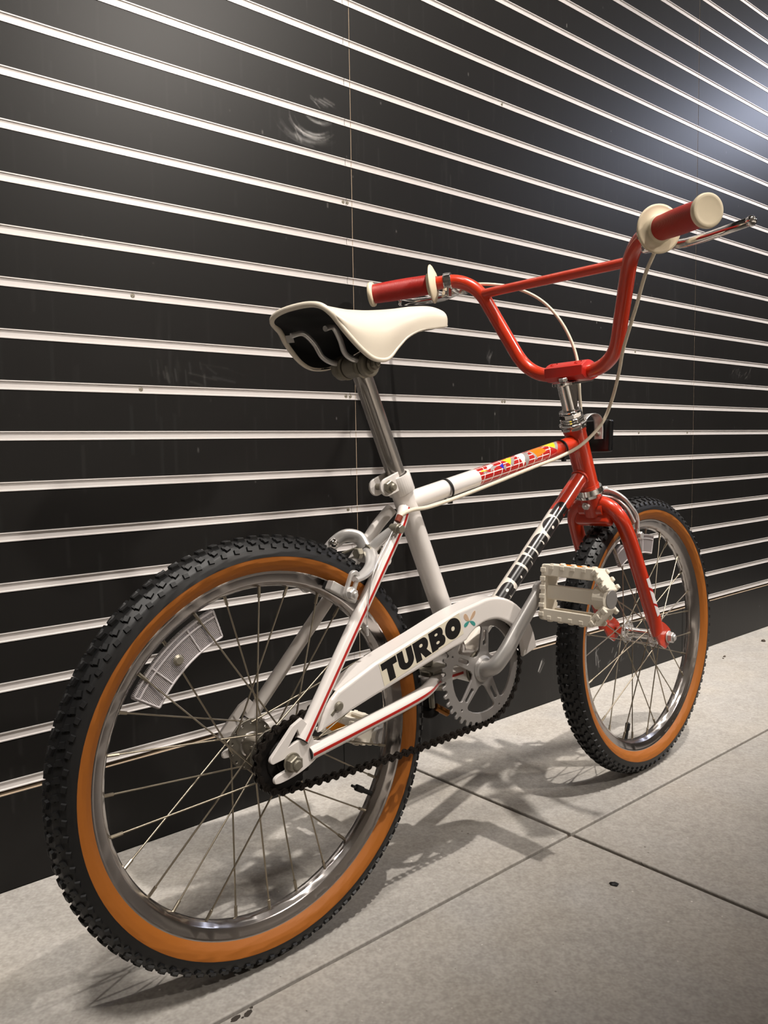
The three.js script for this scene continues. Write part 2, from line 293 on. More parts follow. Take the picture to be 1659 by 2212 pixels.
// ---- frame
const frame = group(bike, 'frame');
const TTa = V(0.236, 0.5235, 0), TTb = V(0.6275, 0.600, 0), DTa = V(0.345, 0.300, 0), DTb = V(0.6455, 0.5535, 0);
const STa = V(0.3365, 0.288, 0), STb = V(0.2235, 0.553, 0);
// decals are printed round the tubes: canvas x = round the tube (middle = right side, left = top), canvas y = along it
const ttLen = TTa.distanceTo(TTb), dtLen = DTa.distanceTo(DTb);
const topTex = canvasTex(512, 2048, (c, w, h) => {
  const Yv = (d) => h - d / ttLen * h; // distance along the tube in metres
  const d0 = 0.140, d1 = 0.322;
  c.fillStyle = '#e6e0db'; c.fillRect(0, 0, w, h);
  c.fillStyle = '#ca3413'; c.fillRect(0, 0, w, Yv(d0));
  c.fillStyle = '#b3130c'; c.fillRect(w * 0.02, Yv(d1), w * 0.8, Yv(d0) - Yv(d1));
  c.strokeStyle = '#efe9e4'; c.lineWidth = 9;
  for (const x of [0.2, 0.285, 0.37, 0.455, 0.545]) { c.beginPath(); c.moveTo(w * x, Yv(d0)); c.lineTo(w * (x + 0.03), Yv(d1 - 0.012 - Math.abs(x - 0.37) * 0.1)); c.stroke(); }
  c.lineWidth = 7;
  for (let i = 0; i < 9; i++) { const d = d0 + 0.006 + i * 0.0195; c.beginPath(); c.moveTo(w * 0.2, Yv(d + 0.012)); c.quadraticCurveTo(w * 0.42, Yv(d + 0.006), w * 0.68, Yv(d - 0.006)); c.stroke(); }
  const tri = (f, ...p) => { c.fillStyle = f; c.beginPath(); for (let i = 0; i < p.length; i += 2) c[i ? 'lineTo' : 'moveTo'](w * p[i], Yv(p[i + 1])); c.closePath(); c.fill(); };
  const sh = (f, p, dx = 0.05, dd = 0.004) => { tri('#9d9794', ...p.map((v, i) => v + (i % 2 ? dd : dx))); tri(f, ...p); };
  sh('#f0d80c', [0.36, 0.148, 0.41, 0.158, 0.39, 0.143], 0.04, 0.003);
  sh('#efe9e4', [0.28, 0.165, 0.40, 0.158, 0.33, 0.178]);
  sh('#2417b0', [0.40, 0.185, 0.48, 0.191, 0.36, 0.195], 0.04, 0.004);
  sh('#f2dc10', [0.28, 0.199, 0.44, 0.208, 0.27, 0.222]);
  sh('#f3ece6', [0.26, 0.232, 0.56, 0.236, 0.40, 0.245, 0.22, 0.252], 0.05, 0.008);
  tri('#a9a3a0', 0.30, 0.262, 0.52, 0.268, 0.50, 0.272, 0.28, 0.268); tri('#ef7d05', 0.24, 0.264, 0.48, 0.272, 0.42, 0.297, 0.20, 0.292);
  sh('#f2dc10', [0.22, 0.296, 0.42, 0.320, 0.20, 0.335], 0.05, 0.004);
});
topTex.offset.set(0.5, 0);
const downTex = canvasTex(512, 2048, (c, w, h) => {
  const Yv = (d) => h - d / dtLen * h, px = h / dtLen;
  c.fillStyle = '#ca3413'; c.fillRect(0, 0, w, h);
  c.fillStyle = '#ece4d8'; c.fillRect(0, Yv(0.268), w, h);
  // letters run up the tube with their tops towards its upper side
  const letters = 'RANDOR', d00 = 0.100;
  for (const [i, pass] of [[4, 0], [5, 0], [0, 1], [1, 1], [2, 1], [3, 1], [4, 1], [5, 1]]) {
    const d = d00 + i * 0.0345 + (i > 3 ? 0.002 : 0);
    c.save(); c.translate(w * 0.455, Yv(d + 0.017)); c.rotate(-Math.PI / 2); // x: along the tube, y: towards the underside
    const back = i === 5 ? '#ca3413' : '#f1e9df', ink = '#100e0e', W = 0.0322 * px, Hh = w * 0.40;
    if (!pass) { c.fillStyle = '#f1e9df'; c.beginPath(); if (i === 5) c.ellipse(-W * 0.6, -Hh * 0.2, W * 0.4, Hh * 0.9, 0.2, 0, 7); else c.ellipse(0, 0, W * 0.62, Hh * 0.74, 0.2, 0, 7); c.fill(); c.restore(); continue; }
    c.fillStyle = ink; c.strokeStyle = ink;
    const rr = (x, y, ww, hh, r) => { c.beginPath(); c.roundRect(x, y, ww, hh, r); c.fill(); };
    const dot = (x, y, a, b, r = 0) => { c.fillStyle = back; c.beginPath(); c.ellipse(x * W, y * Hh, a * W, b * Hh, r, 0, 7); c.fill(); };
    const cut = (...p) => { c.fillStyle = back; c.beginPath(); for (let k = 0; k < p.length; k += 2) c[k ? 'lineTo' : 'moveTo'](p[k] * W, p[k + 1] * Hh); c.closePath(); c.fill(); };
    const L = letters[i];
    if (L === 'R') { rr(-W / 2, -Hh / 2, W * 0.96, Hh * 0.62, [4, W * 0.4, W * 0.3, 4]); rr(-W / 2, -Hh / 2, W * 0.42, Hh, 4); c.beginPath(); c.moveTo(-W * 0.1, 0); c.lineTo(W * 0.3, -0.05 * Hh); c.lineTo(W * 0.52, Hh / 2); c.lineTo(W * 0.08, Hh / 2); c.fill(); dot(0.02, -0.14, 0.09, 0.07); cut(-0.06, 0.5, 0.06, 0.2, 0.1, 0.5); }
    if (L === 'A') { c.beginPath(); c.moveTo(-W * 0.5, Hh / 2); c.lineTo(-W * 0.42, -Hh / 2); c.lineTo(W * 0.4, -Hh / 2); c.lineTo(W * 0.5, Hh / 2); c.fill(); dot(0, 0.1, 0.05, 0.08); cut(-0.06, 0.5, 0, 0.36, 0.06, 0.5); }
    if (L === 'N') { rr(-W / 2, -Hh / 2, W * 0.98, Hh, 4); cut(-0.02, -0.5, 0.16, -0.5, 0.08, 0.1); cut(-0.14, 0.5, 0.0, 0.5, -0.08, 0.0); }
    if (L === 'D') { rr(-W / 2, -Hh / 2, W * 0.98, Hh, [6, W * 0.46, W * 0.46, 6]); dot(0.06, 0.02, 0.06, 0.17, -0.2); c.fillStyle = ink; c.beginPath(); c.ellipse(0.0, 0, 0.07 * W, 0.12 * Hh, 0, 0, 7); c.fill(); }
    if (L === 'O') { c.beginPath(); c.ellipse(0, 0, W * 0.5, Hh * 0.54, 0.12, 0, 7); c.fill(); dot(0, 0.06, 0.085, 0.085); }
    c.restore();
  }
});
downTex.offset.set(0.5, 0);
const stayTexR = canvasTex(256, 64, (c, w, h) => { c.fillStyle = '#e4ded9'; c.fillRect(0, 0, w, h); c.fillStyle = '#b31a10'; c.fillRect(w * 0.5 - 9, 0, 18, h); });
M.topTube = phys({ map: topTex, roughness: 0.3, clearcoat: 0.8, clearcoatRoughness: 0.08 });
M.downTube = phys({ map: downTex, roughness: 0.3, clearcoat: 0.8, clearcoatRoughness: 0.1 });
mesh(frame, 'top_tube', cyl(TTa, TTb, 0.0132, 0.0132, 40, true), M.topTube, 'top tube, white behind and red in front with a grid decal');
mesh(frame, 'down_tube', cyl(DTa, DTb, 0.0129, 0.0129, 40, true), M.downTube, 'down tube with tall black letters on white');
mesh(frame, 'seat_tube', cyl(STa, STb, 0.0147, 0.0147, 36, true), M.white, 'white seat tube');
mesh(frame, 'head_tube', merge([cyl(onAxis(0.5245), onAxis(0.622), 0.0178, 0.0178, 36), cyl(onAxis(0.5245), onAxis(0.529), 0.0188, 0.0188, 36), cyl(onAxis(0.6175), onAxis(0.622), 0.0188, 0.0188, 36)]), M.red, 'red head tube');
mesh(frame, 'weld_bead', merge([new THREE.TorusGeometry(0.0136, 0.0016, 8, 36)].map((g) => g.applyQuaternion(new THREE.Quaternion().setFromUnitVectors(V(0, 0, 1), TTb.clone().sub(TTa).normalize())).translate(0.6105, 0.5965, 0))), M.red);
mesh(frame, 'weld_bead', new THREE.TorusGeometry(0.0134, 0.0018, 8, 36).applyQuaternion(new THREE.Quaternion().setFromUnitVectors(V(0, 0, 1), DTb.clone().sub(DTa).normalize())).translate(0.631, 0.5415, 0), M.red);
mesh(frame, 'bottom_bracket_shell', latheZ([[0.0, -0.034], [0.021, -0.034], [0.0225, -0.0325], [0.0225, 0.0325], [0.021, 0.034], [0, 0.034]], 36).translate(BB.x, BB.y, 0), M.white);
// stays: a printed red line runs along their outer side
function stay(pts, r, side, fillet) {
  const g = sweep(crv(pts, fillet), 44, r, r, 20, V(0, 0, side));
  return g;
}
M.stay = phys({ map: stayTexR, roughness: 0.32, clearcoat: 0.5, clearcoatRoughness: 0.12 });
stayTexR.offset.set(0.5, 0);
for (const s of [1, -1]) {
  mesh(frame, 'seat_stay', stay([[0.2225, 0.5165, 0.012 * s], [0.2065, 0.4978, 0.0205 * s], [0.0165, 0.270, 0.0545 * s]], 0.0083, s, 0.01), M.stay, 'white seat stay with a thin red line');
  mesh(frame, 'chain_stay', stay([[0.325, 0.2835, 0.018 * s], [0.268, 0.282, 0.022 * s], [0.225, 0.2785, 0.041 * s], [0.19, 0.2745, 0.0475 * s], [0.10, 0.2625, 0.052 * s], [0.026, 0.2525, 0.0545 * s]], 0.0086, s), M.stay, 'white chain stay with a thin red line');
  for (const [p, q] of [[[0.0165, 0.270, 0.0545 * s], [0.2065, 0.4978, 0.0205 * s]], [[0.026, 0.2525, 0.0545 * s], [0.10, 0.2625, 0.052 * s]]]) { const d = A3(p).sub(A3(q)).normalize(); mesh(frame, 'stay_hollow_shade', cyl(A3(p).addScaledVector(d, -0.001), A3(p).addScaledVector(d, 0.0004), 0.0072, 0.0072, 22), M.black); }  // black disc stands in for the shaded hollow of the open tube end
  // dropout: a plate with a long slot open to the rear
  const d = new THREE.Shape();
  d.moveTo(-0.026, 0.2615); d.quadraticCurveTo(-0.030, 0.256, -0.024, 0.2535); d.lineTo(0.006, 0.2575); d.quadraticCurveTo(0.0095, 0.25, 0.004, 0.2445); d.lineTo(-0.016, 0.240); d.quadraticCurveTo(-0.0255, 0.2375, -0.022, 0.231); d.quadraticCurveTo(-0.018, 0.2285, 0.002, 0.2325); d.quadraticCurveTo(0.028, 0.238, 0.042, 0.2505); d.lineTo(0.046, 0.262); d.lineTo(0.032, 0.2665); d.lineTo(0.026, 0.285); d.lineTo(0.016, 0.296); d.lineTo(0.003, 0.290); d.closePath();
  const hole = new THREE.Path(); hole.moveTo(-0.004, 0.2675); hole.lineTo(0.0135, 0.2725); hole.lineTo(0.0095, 0.2845); hole.closePath(); d.holes.push(hole);
  mesh(frame, 'dropout', extrude(d, 0.005, 0.0008, 2, 8).translate(0, 0, 0.0545 * s - 0.0025), M.white);
}
mesh(frame, 'stay_bridge', cyl([0.172, 0.4555, -0.033], [0.172, 0.4555, 0.033], 0.0065), M.white);
mesh(frame, 'stay_bridge', cyl([0.252, 0.2805, -0.028], [0.252, 0.2805, 0.028], 0.007), M.white);

// ---- seat clamp and post, saddle
const seatDir = STb.clone().sub(STa).normalize(), sp = (d) => STb.clone().addScaledVector(seatDir, d);
const clamp = group(bike, 'seat_clamp');
mesh(clamp, 'collar', latheZ([[0.0148, -0.0125], [0.0178, -0.0125], [0.0182, -0.0115], [0.0182, 0.0115], [0.0178, 0.0125], [0.0148, 0.0125]], 36).applyQuaternion(new THREE.Quaternion().setFromUnitVectors(V(0, 0, 1), seatDir)).translate(...sp(-0.004).toArray()), M.white);
for (const s of [1, -1]) mesh(clamp, 'ear', (() => { const q = new THREE.Shape(); q.moveTo(0.02, 0.012); q.lineTo(-0.004, 0.0118); q.absarc(-0.004, 0, 0.0118, Math.PI / 2, Math.PI * 1.5, false); q.lineTo(0.02, -0.0118); q.closePath(); return extrude(q, 0.0032, 0.0008).rotateZ(0.33).translate(0.198, 0.5475, s * 0.0105 - 0.0016); })(), M.white);
mesh(clamp, 'bolt', merge([hexNut([0.1945, 0.5465, 0.0122], [0.1945, 0.5465, 0.019], 0.0085), rod([0.1945, 0.5465, 0.019], [0.1945, 0.5465, 0.0255], 0.0052, 0.0018, 16), cyl([0.1945, 0.5465, -0.018], [0.1945, 0.5465, 0.02], 0.0042), hexNut([0.1945, 0.5465, -0.019], [0.1945, 0.5465, -0.012], 0.0082)]), M.steel);
const postTop = V(0.1655, 0.690, 0);
mesh(bike, 'seat_post', (() => { // fluted tube
  const a = sp(-0.03), b = postTop, L = a.distanceTo(b), g = new THREE.CylinderGeometry(0.0124, 0.0124, L, 64, 20), p = g.attributes.position;
  for (let i = 0; i < p.count; i++) { const x = p.getX(i), z = p.getZ(i), y = p.getY(i); const an = Math.atan2(x, z), f = y > -L / 2 + 0.055 && y < L / 2 - 0.012 ? 1 : 0; const da = Math.abs(an + 0.95), k = 1 - f * 0.16 * Math.max(0, 1 - (da / 0.34) ** 2); p.setXYZ(i, x * k, y, z * k); }
  g.computeVertexNormals(); return along(g, a, b);
})(), M.postChrome, 'chromed fluted seat post');

const saddle = group(bike, 'saddle');
const SX = [0.066, 0.09, 0.115, 0.135, 0.155, 0.183, 0.215, 0.25, 0.28, 0.300, 0.311, 0.3155];
const SW = [0.0585, 0.0625, 0.0645, 0.063, 0.0585, 0.048, 0.0355, 0.0265, 0.0222, 0.0185, 0.0115, 0.003];
const SE = [0.7425, 0.723, 0.7065, 0.7000, 0.7020, 0.7180, 0.7365, 0.7490, 0.7545, 0.7580, 0.7610, 0.7660];
const SR = [0.7650, 0.7640, 0.7635, 0.7645, 0.766, 0.7695, 0.7745, 0.7810, 0.7840, 0.7815, 0.7755, 0.7690];
function tab(X, T, x) { // smooth table lookup (monotone cubic)
  let i = 0; while (i < X.length - 2 && x > X[i + 1]) i++;
  const d = (k) => { if (k <= 0) return (T[1] - T[0]) / (X[1] - X[0]); if (k >= X.length - 1) return (T[k] - T[k - 1]) / (X[k] - X[k - 1]); const a = (T[k] - T[k - 1]) / (X[k] - X[k - 1]), b = (T[k + 1] - T[k]) / (X[k + 1] - X[k]); return a * b <= 0 ? 0 : 2 * a * b / (a + b); };
  const h = X[i + 1] - X[i], u = (x - X[i]) / h, u2 = u * u, u3 = u2 * u;
  return (2 * u3 - 3 * u2 + 1) * T[i] + (u3 - 2 * u2 + u) * h * d(i) + (-2 * u3 + 3 * u2) * T[i + 1] + (u3 - u2) * h * d(i + 1);
}
function saddlePoint(s, t, inset) {
  const x = lerp(SX[0], SX[SX.length - 1], 1 - Math.pow(1 - s, 1.35)), w = tab(SX, SW, x), e = tab(SX, SE, x), r = tab(SX, SR, x);
  const a = t * Math.PI / 2, sg = Math.sign(t), z = sg * w * Math.pow(Math.abs(Math.sin(a)), 0.84), y = e + (r - e) * Math.pow(Math.cos(a), 0.72);
  const bulge = 0.0065 * Math.sin(Math.PI * Math.min(1, Math.abs(t))) * (r - e) / 0.06;
  return V(x + (inset ? 0.0006 : 0) + 0.016 * Math.abs(t) ** 5 * (1 - s) ** 8, y - inset * (0.4 + 0.6 * Math.cos(a)) + (inset ? 0.0008 : 0), z * (1 - inset / Math.max(w, 0.01) * 0.9) + sg * bulge);
}
function grid(nu, nv, f, flip) {
  const pos = [], uv = [], idx = [];
  for (let i = 0; i <= nu; i++) for (let j = 0; j <= nv; j++) { const p = f(i / nu, j / nv); pos.push(p.x, p.y, p.z); uv.push(i / nu, j / nv); if (i < nu && j < nv) { const q = i * (nv + 1) + j; flip ? idx.push(q, q + nv + 1, q + 1, q + 1, q + nv + 1, q + nv + 2) : idx.push(q, q + 1, q + nv + 1, q + 1, q + nv + 2, q + nv + 1); } }
  const g = new THREE.BufferGeometry(); g.setAttribute('position', new THREE.Float32BufferAttribute(pos, 3)); g.setAttribute('uv', new THREE.Float32BufferAttribute(uv, 2)); g.setIndex(idx); g.computeVertexNormals(); return g;
}
{
  const outer = grid(60, 44, (s, v) => saddlePoint(s, v * 2 - 1, 0), false);
  const rearRim = grid(1, 44, (s, v) => { const t = v * 2 - 1; return s < 0.5 ? saddlePoint(0, t, 0.0055) : saddlePoint(0, t, 0); }, false);
  const sideRim = (sg) => grid(60, 1, (s, v) => { const a = saddlePoint(s, sg, 0), b = saddlePoint(s, sg, 0.004); return v < 0.5 ? a : b; }, sg > 0);
  const loop = []; for (let k = 20; k > 0; k--) loop.push(saddlePoint(k / 20 * 0.93, -1, 0.0022)); for (let k = 0; k <= 24; k++) loop.push(saddlePoint(0, k / 12 - 1, 0.0026)); for (let k = 1; k <= 20; k++) loop.push(saddlePoint(k / 20 * 0.93, 1, 0.0022));
  const lipR = (t) => lerp(0.0016, 0.0037, Math.sin(Math.PI * t) ** 1.5), lip = sweep(crv(loop), 200, lipR, lipR, 10);
  mesh(saddle, 'cover', merge([outer, rearRim, sideRim(1), sideRim(-1), lip]), M.saddle, 'cream plastic saddle cover');
  mesh(saddle, 'underside', grid(60, 44, (s, v) => saddlePoint(s, v * 2 - 1, 0.0055), true), M.black, 'black hollow underside');
  mesh(saddle, 'crack', tube([[0.0668, 0.7661, -0.0006], [0.074, 0.7662, 0.0002], [0.080, 0.7660, -0.003]], 0.00045, 12, 5), M.rust);
  for (const s of [1, -1]) mesh(saddle, 'rail', tube([[0.083, 0.735, 0.034 * s], [0.098, 0.7385, 0.030 * s], [0.112, 0.726, 0.025 * s], [0.122, 0.710, 0.022 * s], [0.140, 0.7035, 0.0205 * s], [0.175, 0.7085, 0.019 * s], [0.205, 0.735, 0.014 * s], [0.225, 0.757, 0.009 * s]], 0.0034, 60, 12), M.alloy);
  mesh(saddle, 'price_sticker', box(0.010, 0.0005, 0.010, 0.0001).rotateZ(-1.0).rotateY(0.5).translate(0.092, 0.7335, -0.049), M.paint);
  const cp = V(0.1555, 0.6985, 0);
  for (const [z0, z1, r, nm] of [[-0.036, -0.031, 0.012, 'clamp_washer'], [-0.030, -0.020, 0.0152, 'clamp_ring'], [-0.0185, -0.0135, 0.0158, 'clamp_ring'], [-0.0125, 0.0125, 0.0138, 'clamp_ring'], [0.0135, 0.0185, 0.0158, 'clamp_ring'], [0.020, 0.030, 0.0152, 'clamp_ring'], [0.031, 0.036, 0.0095, 'clamp_washer']])
    mesh(saddle, nm, rod([cp.x, cp.y, z0], [cp.x, cp.y, z1], r, 0.0018, 32), M.steel);
  mesh(saddle, 'clamp_nut', merge([hexNut([cp.x, cp.y, 0.036], [cp.x, cp.y, 0.0415], 0.0072), rod([cp.x, cp.y, 0.0415], [cp.x, cp.y, 0.044], 0.0036, 0.001, 14)]), M.steel);
}

// ---- wheels
const tyreTread = (() => {
  const r0 = 0.2275, a = 0.0222, b = 0.0197, pts = [];
  for (let i = 0; i <= 28; i++) { const f = lerp(-4, 184, i / 28) * Math.PI / 180; pts.push([r0 + b * Math.sin(f) + (Math.sin(f) < 0.12 ? 0.0004 : 0), a * Math.cos(f) * (Math.sin(f) < 0.12 ? 1.02 : 1)]); }
  const base = latheZ(pts, 120, 2);
  const list = [base], N = 92, R = rng(3);
  const knob = (th, f, len, wid, ht, tw) => {
    const g = new THREE.BoxGeometry(wid, ht, len), p = g.attributes.position;
    for (let i = 0; i < p.count; i++) if (p.getY(i) > 0) { p.setX(i, p.getX(i) * 0.86); p.setZ(i, p.getZ(i) * 0.8); }
    g.computeVertexNormals();
    // x: across the tread, y: outwards, z: along the tread
    const n = V(Math.sin(f), 0, Math.cos(f) * b / a * 1.1).normalize(); // (radial, -, axial)
    const rad = V(Math.cos(th), Math.sin(th), 0), tan = V(-Math.sin(th), Math.cos(th), 0), ax = V(0, 0, 1);
    const up = rad.clone().multiplyScalar(n.x).addScaledVector(ax, n.z), cr = tan.clone().cross(up).negate();
    const m = new THREE.Matrix4().makeBasis(cr, up, cr.clone().cross(up));
    const pos = rad.clone().multiplyScalar(r0 + b * Math.sin(f)).addScaledVector(ax, a * Math.cos(f)).addScaledVector(up, ht * 0.42);
    if (tw) m.multiply(new THREE.Matrix4().makeRotationY(tw));
    m.setPosition(pos); g.applyMatrix4(m); list.push(g);
  };
  const D = Math.PI / 180;
  for (let i = 0; i < N; i++) {
    const th = i / N * 2 * Math.PI, h = 0.5 / N * 2 * Math.PI;
    knob(th, 98.5 * D, 0.0085, 0.0052, 0.0032, 0.25); knob(th, 81.5 * D, 0.0085, 0.0052, 0.0032, -0.25); knob(th + h * 0.35, 90 * D, 0.003, 0.0072, 0.0028, 0);
    for (const s of [1, -1]) {
      knob(th + h, (90 - s * 38) * D, 0.0072, 0.0058, 0.0028, s * 0.3); knob(th + h * 1.35, (90 - s * 31) * D, 0.0034, 0.0052, 0.0024, 0);
      knob(th, (90 - s * 58) * D, 0.0066, 0.0054, 0.0026, -s * 0.2);
    }
  }
  return merge(list);
})();
const sidewall = (s) => { const pts = []; for (let i = 0; i <= 12; i++) { const f = lerp(-54, 3, i / 12) * Math.PI / 180; const lip = i === 9 ? 0.0007 : i === 10 ? 0.0004 : 0; pts.push([0.2275 + 0.0238 * Math.sin(f), s * (0.0222 * Math.cos(f) + lip)]); } return latheZ(pts, 120, 2); };
const rimHalf = [[0.2035, 0.0104], [0.2085, 0.0116], [0.2096, 0.0128], [0.2094, 0.0142], [0.2080, 0.0143], [0.2062, 0.0134], [0.1975, 0.0106], [0.1958, 0.0094], [0.1944, 0.0078], [0.1920, 0.0050], [0.1906, 0.0022], [0.1902, 0]];
const rimGeo = latheZ([...rimHalf, ...rimHalf.slice(0, -1).reverse().map(([r, z]) => [r, -z]), rimHalf[0]], 120, 0.45);
const pol = (r, deg, z = 0) => V(r * Math.cos(deg * Math.PI / 180), r * Math.sin(deg * Math.PI / 180), z);
function reflectorGeo(r0, r1, a0, a1, th) {
  const s = new THREE.Shape(), q = (r, d) => [r * Math.cos(d * Math.PI / 180), r * Math.sin(d * Math.PI / 180)];
  for (let i = 0; i <= 16; i++) { const p = q(r1, lerp(a0 + 1.2, a1 - 1.2, i / 16)); i ? s.lineTo(...p) : s.moveTo(...p); }
  s.quadraticCurveTo(...q(r1, a1), ...q(r1 - 0.004, a1)); s.lineTo(...q(r0 + 0.004, a1)); s.quadraticCurveTo(...q(r0, a1), ...q(r0, a1 - 1.4));
  for (let i = 1; i <= 16; i++) s.lineTo(...q(r0, lerp(a1 - 1.4, a0 + 1.4, i / 16)));
  s.quadraticCurveTo(...q(r0, a0), ...q(r0 + 0.004, a0)); s.lineTo(...q(r1 - 0.004, a0)); s.quadraticCurveTo(...q(r1, a0), ...q(r1, a0 + 1.2));
  return extrude(s, th, 0.0012, 2);
}
function wheel(g, o) {
  mesh(g, 'tyre', tyreTread, M.tyre, 'black knobbly tyre tread').rotation.z = o.turn;
  for (const s of [1, -1]) mesh(g, 'tyre_sidewall', sidewall(s), M.gum, 'tan gum sidewall');
  mesh(g, 'rim', rimGeo, M.rim, 'steel rim');
  mesh(g, 'hub', latheZ(o.hub, 40, 0.5), M.chrome, 'chromed hub');
  for (const [z, r] of o.flanges) {
    const sh = new THREE.Shape(); sh.absarc(0, 0, r, 0, Math.PI * 2); for (let i = 0; i < 14; i++) { const h = new THREE.Path(), p = pol(r - 0.004, i / 14 * 360 + (z > 0 ? 0 : 12.86)); h.absarc(p.x, p.y, 0.0014, 0, Math.PI * 2, true); sh.holes.push(h); }
    mesh(g, 'hub_flange', extrude(sh, 0.0028, 0.0006, 1, 10).translate(0, 0, z - 0.0014), o.flangeMat);
  }
  mesh(g, 'axle', cyl([0, 0, -o.ax], [0, 0, o.ax], 0.0046, 0.0046, 14), M.steel);
  for (const s of [1, -1]) mesh(g, 'axle_nut', merge([rod([0, 0, s * o.nut], [0, 0, s * (o.nut + 0.0022)], 0.0112, 0.0005, 22), hexNut([0, 0, s * (o.nut + 0.0022)], [0, 0, s * (o.nut + 0.0105)], 0.0096), rod([0, 0, s * (o.nut + 0.0105)], [0, 0, s * (o.nut + 0.0135)], 0.0058, 0.0015, 16)]), o.nutMat);
  for (let k = 0; k < 28; k++) {
    const th = o.phase + k * 360 / 28, side = k % 2 ? 1 : -1, fl = o.flanges.find((f) => f[0] * side > 0), del = (k % 4 < 2 ? 1 : -1) * 62;
    const a = pol(fl[1] - 0.004, th + del, fl[0] + side * (k % 4 === 1 || k % 4 === 2 ? 0.0022 : -0.0022)), b = pol(0.1895, th, side * 0.0028);
    const dir = b.clone().sub(a).normalize();
    mesh(g, 'spoke', merge([cyl(a, b, 0.00105, 0.00105, 6, true), rod(b.clone().addScaledVector(dir, -0.011), b.clone().addScaledVector(dir, 0.002), 0.0019, 0.0004, 8)]), M.spoke);
  }
  const v0 = pol(0.191, o.valve), v1 = pol(0.168, o.valve), vd = v1.clone().sub(v0).normalize();
  mesh(g, 'valve', merge([rod(v0, v1, 0.0031, 0.0005, 14), rod(v1.clone().addScaledVector(vd, -0.008), v1.clone().addScaledVector(vd, 0.006), 0.0043, 0.0012, 14), rod(v1.clone().addScaledVector(vd, 0.006), v1.clone().addScaledVector(vd, o.cap), 0.0018, 0.0004, 10)]), M.black, 'black rubber valve with cap');
  const [r0, r1, a0, a1] = o.refl, am = (a0 + a1) / 2;
  const rf = reflectorGeo(r0, r1, a0, a1, 0.0055).translate(0, 0, -0.00275); planarUV(rf, (x, y) => { const an = am * Math.PI / 180; const u = x * Math.cos(an) + y * Math.sin(an), v = -x * Math.sin(an) + y * Math.cos(an); return [u / 0.05, v / 0.05]; });
  mesh(g, 'wheel_reflector', rf, M.reflector, 'clear ribbed plastic spoke reflector');
  const edge = (r) => tube(Array.from({ length: 9 }, (_, i) => pol(r, lerp(a0 + 1, a1 - 1, i / 8), 0.0028)), 0.0013, 30, 6), bars = [a0 + 0.8, a1 - 0.8, lerp(a0, a1, 0.3), lerp(a0, a1, 0.72)].map((d) => cyl(pol(r0 + 0.002, d, 0.0028), pol(r1 - 0.002, d, 0.0028), 0.0011, 0.0011, 6));
  mesh(g, 'wheel_reflector_rim', merge([edge(r0 + 0.002), edge(r1 - 0.002), edge(r1 - 0.0085), ...bars]), M.reflectorFrame);
  const rc = pol((r0 + r1) / 2 - 0.002, am + 1);
  mesh(g, 'reflector_screw', rod([rc.x, rc.y, 0.0035], [rc.x, rc.y, 0.0085], 0.0062, 0.0024, 18), M.steel);
}
const rear = group(bike, 'rear_wheel'); rear.position.set(0, TR, 0);
wheel(rear, { turn: 0.02, phase: 179.8, valve: -32.1, cap: 0.014, ax: 0.069, nut: 0.0572, nutMat: M.steel, flangeMat: M.flange, flanges: [[-0.0265, 0.0305], [0.0205, 0.0305]], hub: [[0.0, -0.05], [0.0075, -0.05], [0.0085, -0.036], [0.0165, -0.031], [0.0185, -0.0275], [0.0135, -0.024], [0.0125, -0.003], [0.0135, 0.017], [0.0185, 0.0205], [0.0185, 0.026], [0.015, 0.03], [0.015, 0.036], [0.0, 0.036]], refl: [0.148, 0.184, 108.5, 149] });
mesh(rear, 'sprocket', (() => { const N = 18, r = 0.0366, s = new THREE.Shape(); for (let i = 0; i < N * 4; i++) { const k = i % 4, a = i / (N * 4) * 2 * Math.PI, q = k === 1 || k === 2 ? r + 0.0026 : r - 0.0022; i ? s.lineTo(q * Math.cos(a), q * Math.sin(a)) : s.moveTo(q, 0); } return merge([extrude(s, 0.0026, 0.0004, 1).translate(0, 0, 0.0407), rod([0, 0, 0.03], [0, 0, 0.0462], 0.024, 0.0012, 32), rod([0, 0, 0.0462], [0, 0, 0.049], 0.014, 0.001, 24)]); })(), M.cog, 'dark oily freewheel sprocket');
const front = group(bike, 'front_wheel');
front.applyMatrix4(steer.clone().multiply(new THREE.Matrix4().makeTranslation(WB, TR, 0)));
wheel(front, { turn: 0.05, phase: 3.6, valve: -107.8, cap: 0.007, ax: 0.064, nut: 0.0535, nutMat: M.alloy, flangeMat: M.alloy, flanges: [[-0.0265, 0.0215], [0.0265, 0.0215]], hub: [[0.0, -0.046], [0.0085, -0.046], [0.0115, -0.038], [0.0125, -0.032], [0.0125, -0.027], [0.0095, -0.022], [0.0088, 0], [0.0095, 0.022], [0.0125, 0.027], [0.0125, 0.032], [0.0115, 0.038], [0.0085, 0.046], [0, 0.046]], refl: [0.146, 0.182, 74, 119] });

